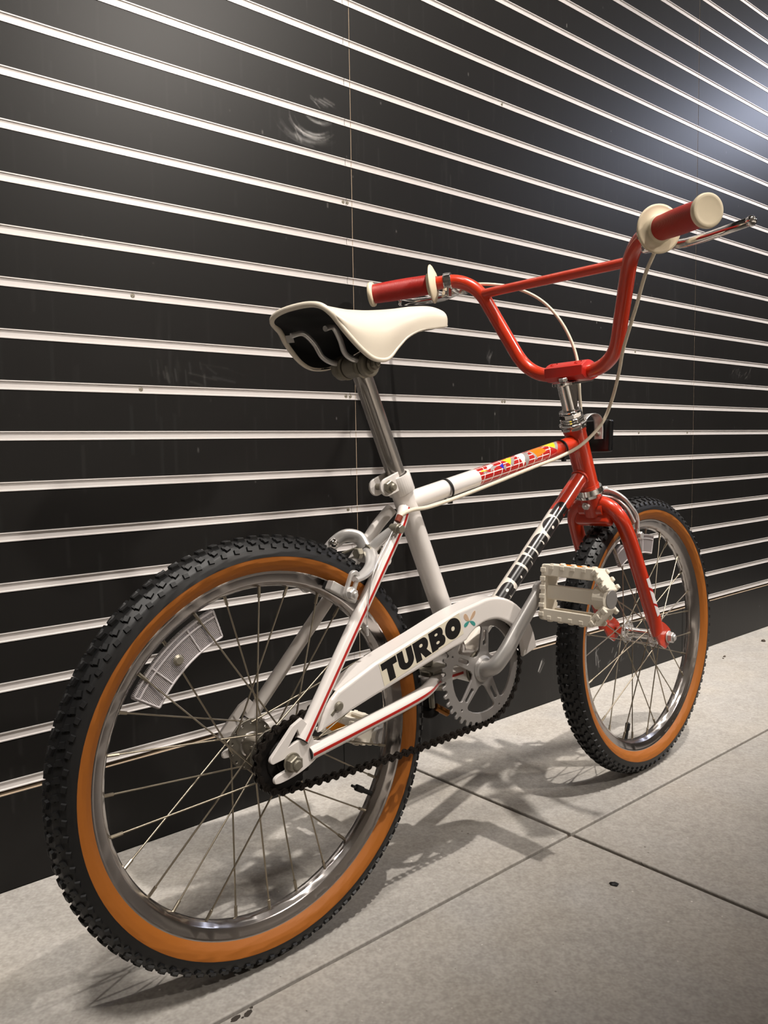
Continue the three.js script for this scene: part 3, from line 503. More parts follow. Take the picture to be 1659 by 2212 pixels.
// ---- fork
const fork = steered('fork');
for (const s of [1, -1]) {
  const pts = [[0.668, 0.4985, 0.004 * s], [0.671, 0.4955, 0.020 * s], [0.6735, 0.4865, 0.0345 * s], [0.679, 0.4725, 0.0435 * s], [0.690, 0.452, 0.0475 * s], [0.7385, 0.356, 0.0505 * s], [0.783, 0.2655, 0.0525 * s]];
  mesh(fork, 'fork_blade', sweep(crv(pts), 70, (t) => 0.0126 * (t > 0.86 ? lerp(1, 0.62, ((t - 0.86) / 0.14) ** 1.5) : 1), (t) => 0.0126 * (t > 0.86 ? lerp(1, 1.28, (t - 0.86) / 0.14) : 1), 26, V(0, 0, s)), M.red, 'red fork blade');
  const d = new THREE.Shape(); d.moveTo(-0.047, 0.018); d.quadraticCurveTo(-0.03, 0.032, -0.018, 0.030); d.quadraticCurveTo(-0.004, 0.024, 0.010, 0.012); d.lineTo(0.0115, 0.005); d.lineTo(-0.002, 0.0052); d.absarc(-0.002, 0, 0.0052, Math.PI / 2, Math.PI * 1.5, false); d.lineTo(0.006, -0.006); d.lineTo(0.004, -0.014); d.lineTo(-0.008, -0.020); d.lineTo(-0.026, -0.010); d.closePath();
  mesh(fork, 'fork_end', extrude(d, 0.0046, 0.0009, 2).translate(WB, TR, s * 0.0508 - 0.0023), M.red);
}
mesh(fork, 'crown', merge([cyl([0.6585, 0.512, 0], [0.6715, 0.478, 0], 0.0172, 0.0155, 30), cyl([0.668, 0.487, -0.022], [0.668, 0.487, 0.022], 0.0118, 0.0118, 24), box(0.021, 0.030, 0.066, 0.006, 3).rotateZ(-0.36).translate(0.673, 0.474, 0)]), M.red);
mesh(fork, 'crown_race', merge([cyl(onAxis(0.5245), onAxis(0.516), 0.0225, 0.0235, 36), cyl(onAxis(0.516), onAxis(0.511), 0.0245, 0.0225, 36)]), M.chrome, 'chrome lower headset cup');
const forkTex = canvasTex(256, 512, (c, w, h) => {
  c.fillStyle = '#b3130c'; c.fillRect(0, 0, w, h); c.fillStyle = '#e9e2e2';
  for (const q of [[0, 1, 0.42, 0.95, 0.42, 0.62, 0, 0.78], [0, 0.70, 0.42, 0.52, 0.42, 0.22, 0, 0.36], [0, 0.30, 0.42, 0.14, 0.42, 0.0, 0, 0], [0.5, 0.95, 0.98, 0.92, 0.98, 0.66, 0.5, 0.58], [0.5, 0.52, 0.98, 0.4, 0.98, 0.2, 0.5, 0.16]]) { c.beginPath(); for (let i = 0; i < q.length; i += 2) c[i ? 'lineTo' : 'moveTo'](q[i] * w, (1 - q[i + 1]) * h); c.fill(); }
  const tri = (f, ...p) => { c.fillStyle = f; c.beginPath(); for (let i = 0; i < p.length; i += 2) c[i ? 'lineTo' : 'moveTo'](p[i] * w, (1 - p[i + 1]) * h); c.fill(); };
  tri('#8b8583', 0.55, 0.98, 0.8, 0.96, 0.5, 0.8); tri('#e8cf0c', 0.75, 1, 1, 0.98, 0.85, 0.86); tri('#8b8583', 0.3, 0.42, 0.8, 0.46, 0.6, 0.55); tri('#1c1690', 0.4, 0.5, 0.85, 0.45, 0.75, 0.68); tri('#8b8583', 0.6, 0.2, 0.8, 0.1, 0.9, 0.28); tri('#e8cf0c', 0.8, 0.3, 1, 0.14, 0.98, 0.34);
});
M.forkDecal = phys({ map: forkTex, roughness: 0.32, clearcoat: 0.7, clearcoatRoughness: 0.1 });
{ // printed strip wrapped round the front half of the right blade
  const a = V(0.7325, 0.368, 0.0502), b = V(0.7665, 0.2985, 0.0518), ax = b.clone().sub(a).normalize(), fwd = V(0.9, 0.44, 0).addScaledVector(ax, -V(0.9, 0.44, 0).dot(ax)).normalize(), out = V(0, 0, 1).addScaledVector(ax, -ax.z).normalize();
  const g = grid(16, 14, (u, v) => { const w = lerp(-0.35, 1.75, v); return a.clone().lerp(b, u).addScaledVector(out, Math.cos(w) * 0.01285).addScaledVector(fwd, Math.sin(w) * 0.01285); }, true);
  planarUV(g, () => [0, 0]); const uv = g.attributes.uv; for (let i = 0; i <= 16; i++) for (let j = 0; j <= 14; j++) uv.setXY(i * 15 + j, j / 14, 1 - i / 16);
  mesh(fork, 'decal', g, M.forkDecal, 'white, blue and yellow strip decal');
}
// ---- headset and stem
const stem = steered('stem');
const ringAt = (y0, y1, r0, r1, seg = 36) => rod(onAxis(y0), onAxis(y1), Math.max(r0, r1), 0.0012, seg);
mesh(stem, 'headset_cup', merge([ringAt(0.622, 0.6275, 0.0205, 0.0205), ringAt(0.6285, 0.6325, 0.0232, 0.0232), ringAt(0.6325, 0.637, 0.019, 0.019)]), M.chrome, 'chrome upper headset');
mesh(stem, 'locknut', merge([ringAt(0.637, 0.6405, 0.0195, 0.0195), rod(onAxis(0.6405), onAxis(0.648), 0.0186, 0.001, 8), ringAt(0.6485, 0.652, 0.0178, 0.0178)]), M.chrome);
mesh(stem, 'quill', merge([cyl(onAxis(0.645), onAxis(0.692), 0.0112, 0.0112, 32), along(new THREE.BoxGeometry(0.016, 0.05, 0.005), [0.6155, 0.652, 0], [0.6155, 0.690, 0])]), M.chrome, 'chrome stem quill with a gusset');
mesh(stem, 'stem_plate', (() => { const q = new THREE.Shape(); q.absarc(0, 0, 0.0185, Math.PI * 0.35, Math.PI * 1.65, false); q.lineTo(0.045, -0.022); q.lineTo(0.058, -0.020); q.lineTo(0.058, 0.020); q.lineTo(0.045, 0.022); q.closePath(); return extrude(q, 0.0055, 0.001).rotateX(-Math.PI / 2).rotateZ(0.16).translate(0.5895, 0.690, 0); })(), M.chrome);
mesh(stem, 'quill_bolt', merge([rod([0.589, 0.6945, 0], [0.5885, 0.6965, 0], 0.0098, 0.0005), hexNut([0.5885, 0.6965, 0], [0.587, 0.7025, 0], 0.0078)]), M.chrome);
{
  // red clamp block that holds the bar: arched top, four bolt holes
  const q = new THREE.Shape(); q.moveTo(-0.021, -0.006); q.lineTo(-0.021, 0.009); q.quadraticCurveTo(-0.010, 0.0185, 0.002, 0.0190); q.quadraticCurveTo(0.016, 0.0185, 0.026, 0.010); q.lineTo(0.026, -0.008); q.lineTo(0.010, -0.0135); q.lineTo(-0.012, -0.0125); q.closePath();
  const q2 = extrude(q, 0.072, 0.003, 3).translate(0.607, 0.7105, -0.036);
  const ev = new Evaluator(); ev.useGroups = false; ev.attributes = ['position', 'normal', 'uv'];
  let solid = new Brush(q2.index ? q2.toNonIndexed() : q2); solid.updateMatrixWorld();
  const bolts = [];
  for (const [x, y, tilt] of [[0.5945, 0.7275, 0.62], [0.6225, 0.7275, -0.52]]) for (const z of [0.0225, -0.0225]) {
    const up = V(-Math.sin(tilt), Math.cos(tilt), 0), c0 = V(x, y, z), h = new Brush(cyl(c0.clone().addScaledVector(up, -0.0065), c0.clone().addScaledVector(up, 0.012), 0.0066, 0.0066, 22)); h.updateMatrixWorld();
    solid = ev.evaluate(solid, h, SUBTRACTION); bolts.push([c0, up]);
  }
  mesh(stem, 'bar_clamp', toCreasedNormals(solid.geometry, 0.5), M.redStem, 'red bar clamp block');
  for (const [c0, up] of bolts) mesh(stem, 'clamp_bolt', rod(c0.clone().addScaledVector(up, -0.0066), c0.clone().addScaledVector(up, -0.002), 0.0048, 0.001, 6), M.redStem);
}
// ---- handlebar
const bar = steered('handlebar');
const half = (s) => [[0.6085, 0.711, 0.0785 * s], [0.547, 0.8825, 0.148 * s], [0.456, 0.8690, 0.297 * s]];
mesh(bar, 'bar', sweep(crv([...half(-1).reverse(), ...half(1)], 0.046), 220, 0.0112, 0.0112, 22), M.red, 'red BMX handlebar');
mesh(bar, 'crossbar', cyl([0.5555, 0.8535, -0.1355], [0.5555, 0.8535, 0.1355], 0.0076), M.red, 'red crossbar');
const GD = V(0.456, 0.8690, 0.297).sub(V(0.547, 0.8825, 0.148)).normalize();
for (const s of [1, -1]) {
  const dir = V(GD.x, GD.y, GD.z * s), f0 = V(0.512, 0.8773, 0.2052 * s), at = (d) => f0.clone().addScaledVector(dir, d);
  const g = sweep(crv([at(0.001), at(0.108)]), 60, (t) => lerp(0.0158, 0.0178, Math.sin(Math.PI * (t * 0.8 + 0.1))) - 0.0004, (t) => lerp(0.0158, 0.0178, Math.sin(Math.PI * (t * 0.8 + 0.1))) - 0.0004, 40);
  const uv = g.attributes.uv; for (let i = 0; i < uv.count; i++) uv.setY(i, uv.getY(i) / 0.085);
  mesh(bar, 'grip', g, M.gripRib, 'red ribbed rubber grip');
  mesh(bar, 'grip_flange', latheSmooth([[0.0125, -0.007], [0.0185, -0.0065], [0.030, -0.0015], [0.0325, 0.0005], [0.0322, 0.0024], [0.029, 0.0030], [0.019, 0.0022], [0.0185, 0.0085], [0.0165, 0.009]], 64).applyQuaternion(new THREE.Quaternion().setFromUnitVectors(V(0, 0, 1), dir)).translate(...at(0).toArray()), M.cream, 'cream round grip flange');
  mesh(bar, 'grip_cap', latheSmooth([[0.0165, -0.004], [0.0205, -0.003], [0.0213, 0.0], [0.0208, 0.003], [0.0195, 0.0042], [0.016, 0.0042], [0.012, 0.0034], [0.0, 0.0034]], 64).applyQuaternion(new THREE.Quaternion().setFromUnitVectors(V(0, 0, 1), dir)).translate(...at(0.108).toArray()), M.cream, 'cream grip end cap');
}
for (const s of [1, -1]) {
  const lv = steered('brake_lever');
  const dir = V(GD.x, GD.y, GD.z * s), c0 = V(0.5255, 0.8793, 0.1832 * s);
  mesh(lv, 'lever_clamp', merge([latheZ([[0.0112, -0.0065], [0.0142, -0.0065], [0.0148, -0.005], [0.0148, 0.005], [0.0142, 0.0065], [0.0112, 0.0065]], 32).applyQuaternion(new THREE.Quaternion().setFromUnitVectors(V(0, 0, 1), dir)).translate(...c0.toArray()), box(0.012, 0.018, 0.014, 0.003, 2).translate(c0.x - 0.003, c0.y - 0.0185, c0.z), rod([c0.x - 0.012, c0.y - 0.0205, c0.z], [c0.x - 0.008, c0.y - 0.0205, c0.z], 0.0046, 0.001, 16)]), M.chrome, 'chrome lever clamp');
  mesh(lv, 'lever_bracket', sweep(crv([[0.534, 0.874, 0.184 * s], [0.548, 0.871, 0.186 * s], [0.560, 0.869, 0.182 * s], [0.562, 0.869, 0.172 * s]]), 16, 0.006, 0.0085, 12), M.chrome);
  mesh(lv, 'lever_blade', sweep(crv([[0.556, 0.868, 0.188 * s], [0.552, 0.862, 0.215 * s], [0.545, 0.861, 0.25 * s], [0.540, 0.864, 0.29 * s], [0.5435, 0.8675, 0.312 * s]]), 40, (t) => lerp(0.0052, 0.0036, t), (t) => lerp(0.0068, 0.0062, t), 14), M.chrome, 'chrome lever blade');
  mesh(lv, 'lever_tip', new THREE.SphereGeometry(0.0072, 18, 14).translate(0.5435, 0.8680, 0.3145 * s), M.chrome);
}
// ---- front reflector on the headset
const fr = steered('front_reflector');
mesh(fr, 'bracket', merge([sweep(crv([[0.622, 0.6325, 0.010], [0.640, 0.644, 0.012], [0.658, 0.6445, 0.012], [0.668, 0.638, 0.012], [0.6705, 0.622, 0.012], [0.6695, 0.604, 0.012]]), 40, 0.0009, 0.0085, 8, V(0.4, 0.9, 0))]), M.alloy, 'bent steel reflector bracket');
mesh(fr, 'housing', box(0.012, 0.054, 0.062, 0.004, 3).rotateZ(-0.1).translate(0.6805, 0.609, 0.0), M.blackGloss, 'black reflector housing');
mesh(fr, 'screw', rod([0.6635, 0.612, 0.012], [0.6685, 0.612, 0.012], 0.004, 0.001, 14), M.steel);

// ---- chain guard
const guard = group(bike, 'chain_guard');
{
  const arc = (r, a0, a1, n) => Array.from({ length: n + 1 }, (_, i) => { const a = lerp(a0, a1, i / n) * Math.PI / 180; return [BB.x + r * Math.cos(a), BB.y + r * Math.sin(a)]; });
  const top = [...arc(0.1015, 8, 103, 16), [0.2706, 0.3795], [0.1953, 0.3585], [0.125, 0.3388], [0.0672, 0.3165]];
  const out = [[0.0376, 0.2745], [0.051, 0.2777], [0.088, 0.2892], [0.1276, 0.2995], [0.2624, 0.3322], [0.2755, 0.3345], ...arc(0.0705, 134, 5, 16), ...top, [0.0575, 0.3085], [0.0505, 0.3000], [0.0448, 0.2906]];
  mesh(guard, 'face', extrude(poly(out), 0.0085, 0.004, 4, 6).translate(0, 0, 0.0515), M.white, 'white chain guard face');
  const ts = top.map(([x, y]) => V(x, y, 0)), cv = new THREE.CatmullRomCurve3(ts, false, 'centripetal');
  const sk = grid(70, 5, (u, v) => { const p = cv.getPointAt(u), t = cv.getTangentAt(u), n = V(-t.y, t.x, 0).multiplyScalar(-1); const prof = [[0.0, 0.055], [0.0, 0.030], [0.0, 0.030], [-0.0016, 0.030], [-0.0016, 0.030], [-0.0016, 0.055]][Math.round(v * 5)]; return V(p.x + n.x * (-0.0006 + prof[0]), p.y + n.y * (-0.0006 + prof[0]), prof[1]); }, true);
  mesh(guard, 'top_flange', toCreasedNormals(sk, 0.7), M.white);
  const tx = canvasTex(1024, 192, (c, w, h) => {
    c.fillStyle = '#e5dcc6'; c.fillRect(0, 0, w, h); c.fillStyle = '#0f0c0c'; c.strokeStyle = '#0f0c0c'; c.lineJoin = 'round'; c.lineWidth = 1;
    const S = (x, f) => { c.save(); c.translate(x, 10); f(); c.restore(); }, H = 172, p = (...q) => { c.beginPath(); for (let i = 0; i < q.length; i += 2) c[i ? 'lineTo' : 'moveTo'](q[i], q[i + 1]); c.closePath(); c.fill(); };
    const hole = (x, y, a, b) => { c.fillStyle = '#e5dcc6'; c.beginPath(); c.ellipse(x, y, a, b, 0, 0, 7); c.fill(); c.fillStyle = '#0f0c0c'; };
    S(14, () => { p(0, 0, 180, 0, 180, 58, 128, 58, 128, H, 54, H, 54, 58, 0, 58); });
    S(204, () => { c.beginPath(); c.moveTo(0, 0); c.lineTo(72, 0); c.lineTo(72, 96); c.arc(92, 96, 20, Math.PI, 0, true); c.lineTo(112, 0); c.lineTo(184, 0); c.lineTo(184, 92); c.bezierCurveTo(184, 190, 0, 190, 0, 92); c.closePath(); c.fill(); });
    S(400, () => { c.beginPath(); c.roundRect(0, 0, 182, 112, [4, 56, 56, 4]); c.fill(); p(0, 0, 72, 0, 72, H, 0, H); p(56, 84, 130, 84, 196, H, 112, H); hole(92, 55, 21, 14); c.fillStyle = '#e5dcc6'; p(73, 118, 104, H + 2, 73, H + 2); c.fillStyle = '#0f0c0c'; });
    S(602, () => { c.beginPath(); c.roundRect(0, 0, 178, 92, [4, 46, 46, 4]); c.fill(); c.beginPath(); c.roundRect(0, 72, 190, 92, [4, 46, 46, 4]); c.fill(); p(0, 0, 80, 0, 80, H, 0, H); hole(90, 47, 20, 11); hole(92, 118, 22, 12); });
    S(804, () => { c.beginPath(); c.ellipse(104, H / 2, 104, H / 2 + 3, 0, 0, 7); c.fill(); hole(104, H / 2, 22, 20); });
  });
  M.turbo = phys({ map: tx, roughness: 0.4, clearcoat: 0.3 });
  const st = new THREE.BoxGeometry(0.148, 0.0300, 0.0003); st.rotateZ(0.283); st.translate(0.2045, 0.3425, 0.0601);
  mesh(guard, 'turbo_sticker', st, M.turbo, 'sticker reading TURBO in heavy black letters');
  const bf = (pts, cx, cy) => { const s = new THREE.Shape(); s.moveTo(cx, cy); for (const q of pts) s.bezierCurveTo(...q); return extrude(s, 0.0003, 0).translate(0, 0, 0.0600); };
  const bx = 0.2915, by = 0.3675;
  mesh(guard, 'butterfly_sticker', merge([bf([[bx - 0.008, by + 0.020, bx - 0.020, by - 0.002, bx, by - 0.004]], bx, by - 0.004), bf([[bx + 0.012, by + 0.021, bx + 0.020, by + 0.002, bx, by - 0.004]], bx, by - 0.004)]), std({ color: 0xc7a88c, roughness: 0.5 }), 'small butterfly sticker');
  mesh(guard, 'butterfly_wing', merge([bf([[bx - 0.018, by - 0.003, bx - 0.010, by - 0.020, bx, by - 0.004]], bx, by - 0.004), bf([[bx + 0.017, by - 0.003, bx + 0.014, by - 0.022, bx, by - 0.004]], bx, by - 0.004)]), std({ color: 0x3c938c, roughness: 0.5 }));
  mesh(guard, 'screw', merge([rod([0.0655, 0.2995, 0.059], [0.0655, 0.2995, 0.0645], 0.0058, 0.0018, 18), box(0.012, 0.004, 0.0012, 0.0004).rotateZ(0.7).translate(0.060, 0.2945, 0.0600)]), M.steel);
}
// ---- crank, chainring, pedals, chain
const crank = group(bike, 'crankset');
{
  const N = 39, r = 0.0788, s = new THREE.Shape();
  for (let i = 0; i < N; i++) { // roller seats between rounded teeth
    const a = i / N * 2 * Math.PI, pt = (rr, d) => [rr * Math.cos(a + d), rr * Math.sin(a + d)], hp = Math.PI / N;
    for (const [rr, d] of [[r - 0.0030, -0.46 * hp], [r - 0.0043, -0.2 * hp], [r - 0.0045, 0], [r - 0.0043, 0.2 * hp], [r - 0.0030, 0.46 * hp], [r + 0.0010, 0.6 * hp], [r + 0.0026, 0.78 * hp], [r + 0.0030, hp], [r + 0.0026, 1.22 * hp], [r + 0.0010, 1.4 * hp]]) { const p = pt(rr, d); s.curves.length || s.currentPoint.lengthSq() ? s.lineTo(...p) : s.moveTo(...p); }
  }
  s.closePath();
  for (let i = 0; i < 5; i++) {
    const am = 84 + 36 + i * 72, P = (rr, d) => { const a = (am + d) * Math.PI / 180; return [rr * Math.cos(a), rr * Math.sin(a)]; };
    const h = new THREE.Path(), wa = (rr) => 36 - Math.asin(0.0072 / rr) * 180 / Math.PI;
    h.moveTo(...P(0.0225, 0)); h.lineTo(...P(0.026, -wa(0.026) * 0.72)); h.lineTo(...P(0.055, -wa(0.055))); h.quadraticCurveTo(...P(0.0605, -wa(0.0605)), ...P(0.0612, -wa(0.06) + 6)); for (const q of [-14, -5, 5, 14]) h.lineTo(...P(0.0615, q)); h.lineTo(...P(0.0612, wa(0.06) - 6)); h.quadraticCurveTo(...P(0.0605, wa(0.0605)), ...P(0.055, wa(0.055))); h.lineTo(...P(0.026, wa(0.026) * 0.72)); h.closePath(); s.holes.push(h);
    const a2 = (84 + i * 72) * Math.PI / 180, c = Math.cos(a2), n = Math.sin(a2), sl = new THREE.Path(), T = (x, y) => [x * c - y * n, x * n + y * c];
    sl.moveTo(...T(0.034, 0.003)); sl.lineTo(...T(0.052, 0.003)); sl.quadraticCurveTo(...T(0.0555, 0), ...T(0.052, -0.003)); sl.lineTo(...T(0.034, -0.003)); sl.quadraticCurveTo(...T(0.0305, 0), ...T(0.034, 0.003)); s.holes.push(sl);
    const dh = new THREE.Path(); dh.absarc(...T(0.0665, 0), 0.0016, 0, Math.PI * 2, true); s.holes.push(dh);
  }
  mesh(crank, 'chainring', extrude(s, 0.0032, 0.0005, 1, 8).translate(BB.x, BB.y, 0.0404), M.ring, 'dull silver five-arm chainring');
  mesh(crank, 'ring_boss', merge([rod([BB.x, BB.y, 0.034], [BB.x, BB.y, 0.0475], 0.0185, 0.003, 32)]), M.crank);
  const pr = V(0.427, 0.389, 0.073), ends = [pr, V(2 * BB.x - pr.x, 2 * BB.y - pr.y, -0.073)];
  ends.forEach((e, i) => {
    const s2 = i ? -1 : 1, d = V(e.x - BB.x, e.y - BB.y, 0).normalize();
    const c = crv([[BB.x, BB.y, 0.02 * s2], [BB.x, BB.y, 0.046 * s2], [BB.x + d.x * 0.006, BB.y + d.y * 0.006, 0.059 * s2], [BB.x + d.x * 0.028, BB.y + d.y * 0.028, 0.066 * s2], [BB.x + d.x * 0.07, BB.y + d.y * 0.07, 0.0685 * s2], [e.x - d.x * 0.006, e.y - d.y * 0.006, e.z]]);
    mesh(crank, 'crank_arm', merge([sweep(c, 60, (t) => (t < 0.3 ? lerp(0.0128, 0.0095, t / 0.3) : lerp(0.0095, 0.0078, (t - 0.3) / 0.7)), (t) => (t < 0.3 ? lerp(0.0128, 0.0124, t / 0.3) : 0.0124 - 0.002 * (t - 0.3)), 20, V(0, 0, s2)), rod([e.x, e.y, (0.0665) * s2], [e.x, e.y, 0.0805 * s2], 0.0132, 0.003, 28)]), M.crank, 'one-piece steel crank arm');
  });
  mesh(crank, 'bracket_cup', rod([BB.x, BB.y, 0.0335], [BB.x, BB.y, 0.0385], 0.0255, 0.0012, 32), M.steel);
  // pedal: moulded platform, long side along z
  const pedal = (name, e, s2, tilt) => {
    const g = group(bike, name, 'cream moulded plastic platform pedal'); g.position.copy(e); g.rotation.z = tilt;
    const z = (v) => s2 * v, parts = [];
    const bx = (w, h, d, x, y, zz, r = 0.0025) => parts.push(box(w, h, d, r, 2).translate(x, y, z(zz)));
    for (const t of [1, -1]) {
      bx(0.030, 0.0120, 0.084, 0, 0.0330 * t, 0.056, 0.0035); bx(0.0055, 0.016, 0.082, 0.0125, 0.031 * t, 0.056, 0.0015); bx(0.0055, 0.016, 0.082, -0.0125, 0.031 * t, 0.056, 0.0015);
      for (let k = 0; k < 4; k++) for (const x of [0.0115, -0.0115]) parts.push(box(0.0066, 0.0040, 0.0072, 0.0016, 2).translate(x, 0.0386 * t, z(0.029 + k * 0.0175)), box(0.003, 0.0062, 0.0072, 0.0012, 2).translate(x * 1.26, 0.0352 * t, z(0.029 + k * 0.0175)));
      // slanted outer ends that run in to the barrel
      const sl = box(0.029, 0.0085, 0.034, 0.0025, 2); sl.rotateX(s2 * t * 0.86); sl.translate(0, 0.0225 * t, z(0.1045)); parts.push(sl);
      for (let k = 0; k < 3; k++) for (const x of [0.0135, -0.0135]) parts.push(box(0.0052, 0.0085, 0.0066, 0.0014, 2).rotateX(s2 * t * 0.86).translate(x, (0.0340 - k * 0.0092) * t, z(0.0985 + k * 0.0085)));
    }
    bx(0.030, 0.078, 0.0095, 0, 0, 0.0155, 0.003);
    for (let k = 0; k < 6; k++) for (const x of [0.0155, -0.0155]) parts.push(box(0.0026, 0.0066, 0.0088, 0.0012, 2).translate(x, -0.031 + k * 0.0124, z(0.0155)));
    parts.push(box(0.0215, 0.0195, 0.098, 0.003, 2).translate(0, 0, z(0.062)), rod([0, 0, z(0.095)], [0, 0, z(0.1165)], 0.0158, 0.002, 26));
    mesh(g, 'body', merge(parts), M.pedal);
    for (const t of [1, -1]) { mesh(g, 'pedal_reflector', box(0.014, 0.0014, 0.040, 0.0004).translate(0, 0.0392 * t, z(0.056)), M.amber, 'amber pedal reflector'); }
    mesh(g, 'dust_cap', rod([0, 0, z(0.116)], [0, 0, z(0.1182)], 0.0128, 0.0006, 30), M.ring, 'grey dust cap');
    mesh(g, 'spindle', cyl([0, 0, z(0.0)], [0, 0, z(0.013)], 0.0062), M.black);
    return g;
  };
  pedal('pedal', ends[0], 1, -0.10); pedal('pedal', ends[1], -1, 1.32);
  // chain
  const chain = group(bike, 'chain', 'dark oily roller chain');
  const R1 = 0.0788, R0 = 0.0366, C0 = V(0, TR, 0), D = BB.clone().sub(C0), dist = D.length(), base = Math.atan2(D.y, D.x), ph = Math.acos((R0 - R1) / dist); // tangent points at +-ph from the line of centres
  const segs = [], aT = base + ph, aB = base - ph, pt = (c, r, a) => V(c.x + r * Math.cos(a), c.y + r * Math.sin(a), 0);
  const p0 = pt(C0, R0, aT), p1 = pt(BB, R1, aT), p2 = pt(BB, R1, aB), p3 = pt(C0, R0, aB);
  const lens = [p0.distanceTo(p1), R1 * (aT - aB), p2.distanceTo(p3), R0 * (2 * Math.PI - (aT - aB))], tot = lens.reduce((a, b) => a + b);
  const at = (s) => { s = ((s % tot) + tot) % tot; if (s < lens[0]) return p0.clone().lerp(p1, s / lens[0]); s -= lens[0]; if (s < lens[1]) return pt(BB, R1, aT - s / R1); s -= lens[1]; if (s < lens[2]) { const q = p2.clone().lerp(p3, s / lens[2]); q.y -= 0.004 * Math.sin(Math.PI * s / lens[2]); return q; } s -= lens[2]; return pt(C0, R0, aB - s / R0); };
  const nl = 2 * Math.round(tot / 0.0127 / 2), step = tot / nl;
  const plate = (z) => { const s = new THREE.Shape(), h = step / 2; s.absarc(h, 0, 0.0046, -Math.PI * 0.62, Math.PI * 0.62, false); s.quadraticCurveTo(0, -0.0012, -h + 0.0017, 0.0043); s.absarc(-h, 0, 0.0046, Math.PI * 0.38, Math.PI * 1.62, false); s.quadraticCurveTo(0, 0.0012, h - 0.0017, -0.0043); return new THREE.ExtrudeGeometry(s, { depth: 0.001, bevelEnabled: false, curveSegments: 5 }).translate(0, 0, z); };
  const pins = (w, r) => [cyl([step / 2, 0, -w], [step / 2, 0, w], r, r, 7), cyl([-step / 2, 0, -w], [-step / 2, 0, w], r, r, 7)];
  const gO = merge([plate(0.0027), plate(-0.0037), ...pins(0.0049, 0.0023)]), gI = merge([plate(0.0016), plate(-0.0026), ...pins(0.0018, 0.0039)]);
  for (let i = 0; i < nl; i++) { const a = at(i * step), b = at((i + 1) * step), m = mesh(chain, 'chain_link', i % 2 ? gI : gO, M.chain); m.position.set((a.x + b.x) / 2, (a.y + b.y) / 2, 0.0420); m.rotation.z = Math.atan2(b.y - a.y, b.x - a.x); }
}
// ---- stand bracket behind the bottom bracket
const kick = group(bike, 'stand_bracket', 'grey kickstand clamp under the chain stays');
mesh(kick, 'top_plate', merge([box(0.034, 0.004, 0.046, 0.001).rotateZ(0.1).translate(0.272, 0.2945, 0.004), box(0.020, 0.014, 0.020, 0.003, 2).translate(0.262, 0.287, 0.012)]), M.steel);
mesh(kick, 'lower_plate', box(0.030, 0.005, 0.040, 0.001).rotateZ(-0.2).translate(0.276, 0.2665, 0), M.steel);
mesh(kick, 'bolt', merge([cyl([0.272, 0.30, 0.0], [0.278, 0.236, 0.0], 0.004), hexNut([0.271, 0.297, 0], [0.2705, 0.304, 0], 0.008)]), M.steel);
mesh(kick, 'housing', merge([rod([0.281, 0.262, -0.012], [0.288, 0.226, -0.012], 0.0105, 0.002, 18), rod([0.283, 0.236, -0.012], [0.287, 0.22, -0.012], 0.0125, 0.003, 18)]), M.backing);
mesh(kick, 'pivot_pin', rod([0.284, 0.236, 0.0], [0.305, 0.2225, 0.004], 0.0052, 0.001, 14), M.brass, 'coppery pivot pin');
// ---- brakes
const rb = group(bike, 'rear_brake');
mesh(rb, 'brake_arm', sweep(crv([[0.168, 0.466, 0.002], [0.158, 0.462, 0.018], [0.146, 0.452, 0.031], [0.127, 0.4435, 0.039], [0.110, 0.4400, 0.042]]), 40, (t) => lerp(0.0065, 0.0042, t), (t) => lerp(0.0095, 0.0062, t), 14), M.alloy, 'polished alloy caliper arm');
mesh(rb, 'brake_arm', sweep(crv([[0.166, 0.468, -0.002], [0.166, 0.481, -0.014], [0.156, 0.4845, -0.028], [0.144, 0.476, -0.038], [0.128, 0.458, -0.043], [0.108, 0.438, -0.042]]), 44, (t) => lerp(0.0065, 0.0045, t), (t) => lerp(0.0105, 0.0065, t), 14), M.alloy, 'polished alloy caliper arm');
mesh(rb, 'brake_arm', sweep(crv([[0.168, 0.466, 0.004], [0.176, 0.478, 0.013], [0.185, 0.4885, 0.022], [0.190, 0.494, 0.028]]), 24, (t) => lerp(0.006, 0.0045, t), (t) => lerp(0.0085, 0.006, t), 12), M.alloy);
for (const s of [1, -1]) {
  const q = new THREE.Shape(); q.absarc(0, 0.011, 0.0078, 0, Math.PI, false); q.absarc(0, -0.011, 0.0078, Math.PI, Math.PI * 2, false); q.closePath(); const h = new THREE.Path(); h.absarc(0, 0.009, 0.0034, 0, Math.PI, false); h.absarc(0, -0.009, 0.0034, Math.PI, Math.PI * 2, false); h.closePath(); q.holes.push(h);
  mesh(rb, 'shoe_bracket', extrude(q, 0.0052, 0.0012, 2).rotateZ(-0.42).translate(0.1045, 0.4335, s * 0.0425 - 0.0026), M.alloy);
  mesh(rb, 'shoe_nut', merge([rod([0.1005, 0.4245, s * 0.045], [0.1005, 0.4245, s * 0.047], 0.0082, 0.0005), hexNut([0.1005, 0.4245, s * 0.047], [0.1005, 0.4245, s * 0.053], 0.0066), rod([0.1005, 0.4245, s * 0.053], [0.1005, 0.4245, s * 0.0565], 0.0036, 0.0012, 12)]), M.alloy);
  mesh(rb, 'brake_pad', merge([box(0.042, 0.0105, 0.0085, 0.0015, 2).rotateZ(-0.52).translate(0.1005, 0.4245, s * 0.0195)]), M.black);
  mesh(rb, 'pad_holder', box(0.044, 0.012, 0.012, 0.0015, 2).rotateZ(-0.52).translate(0.099, 0.4252, s * 0.031), M.alloy);
}
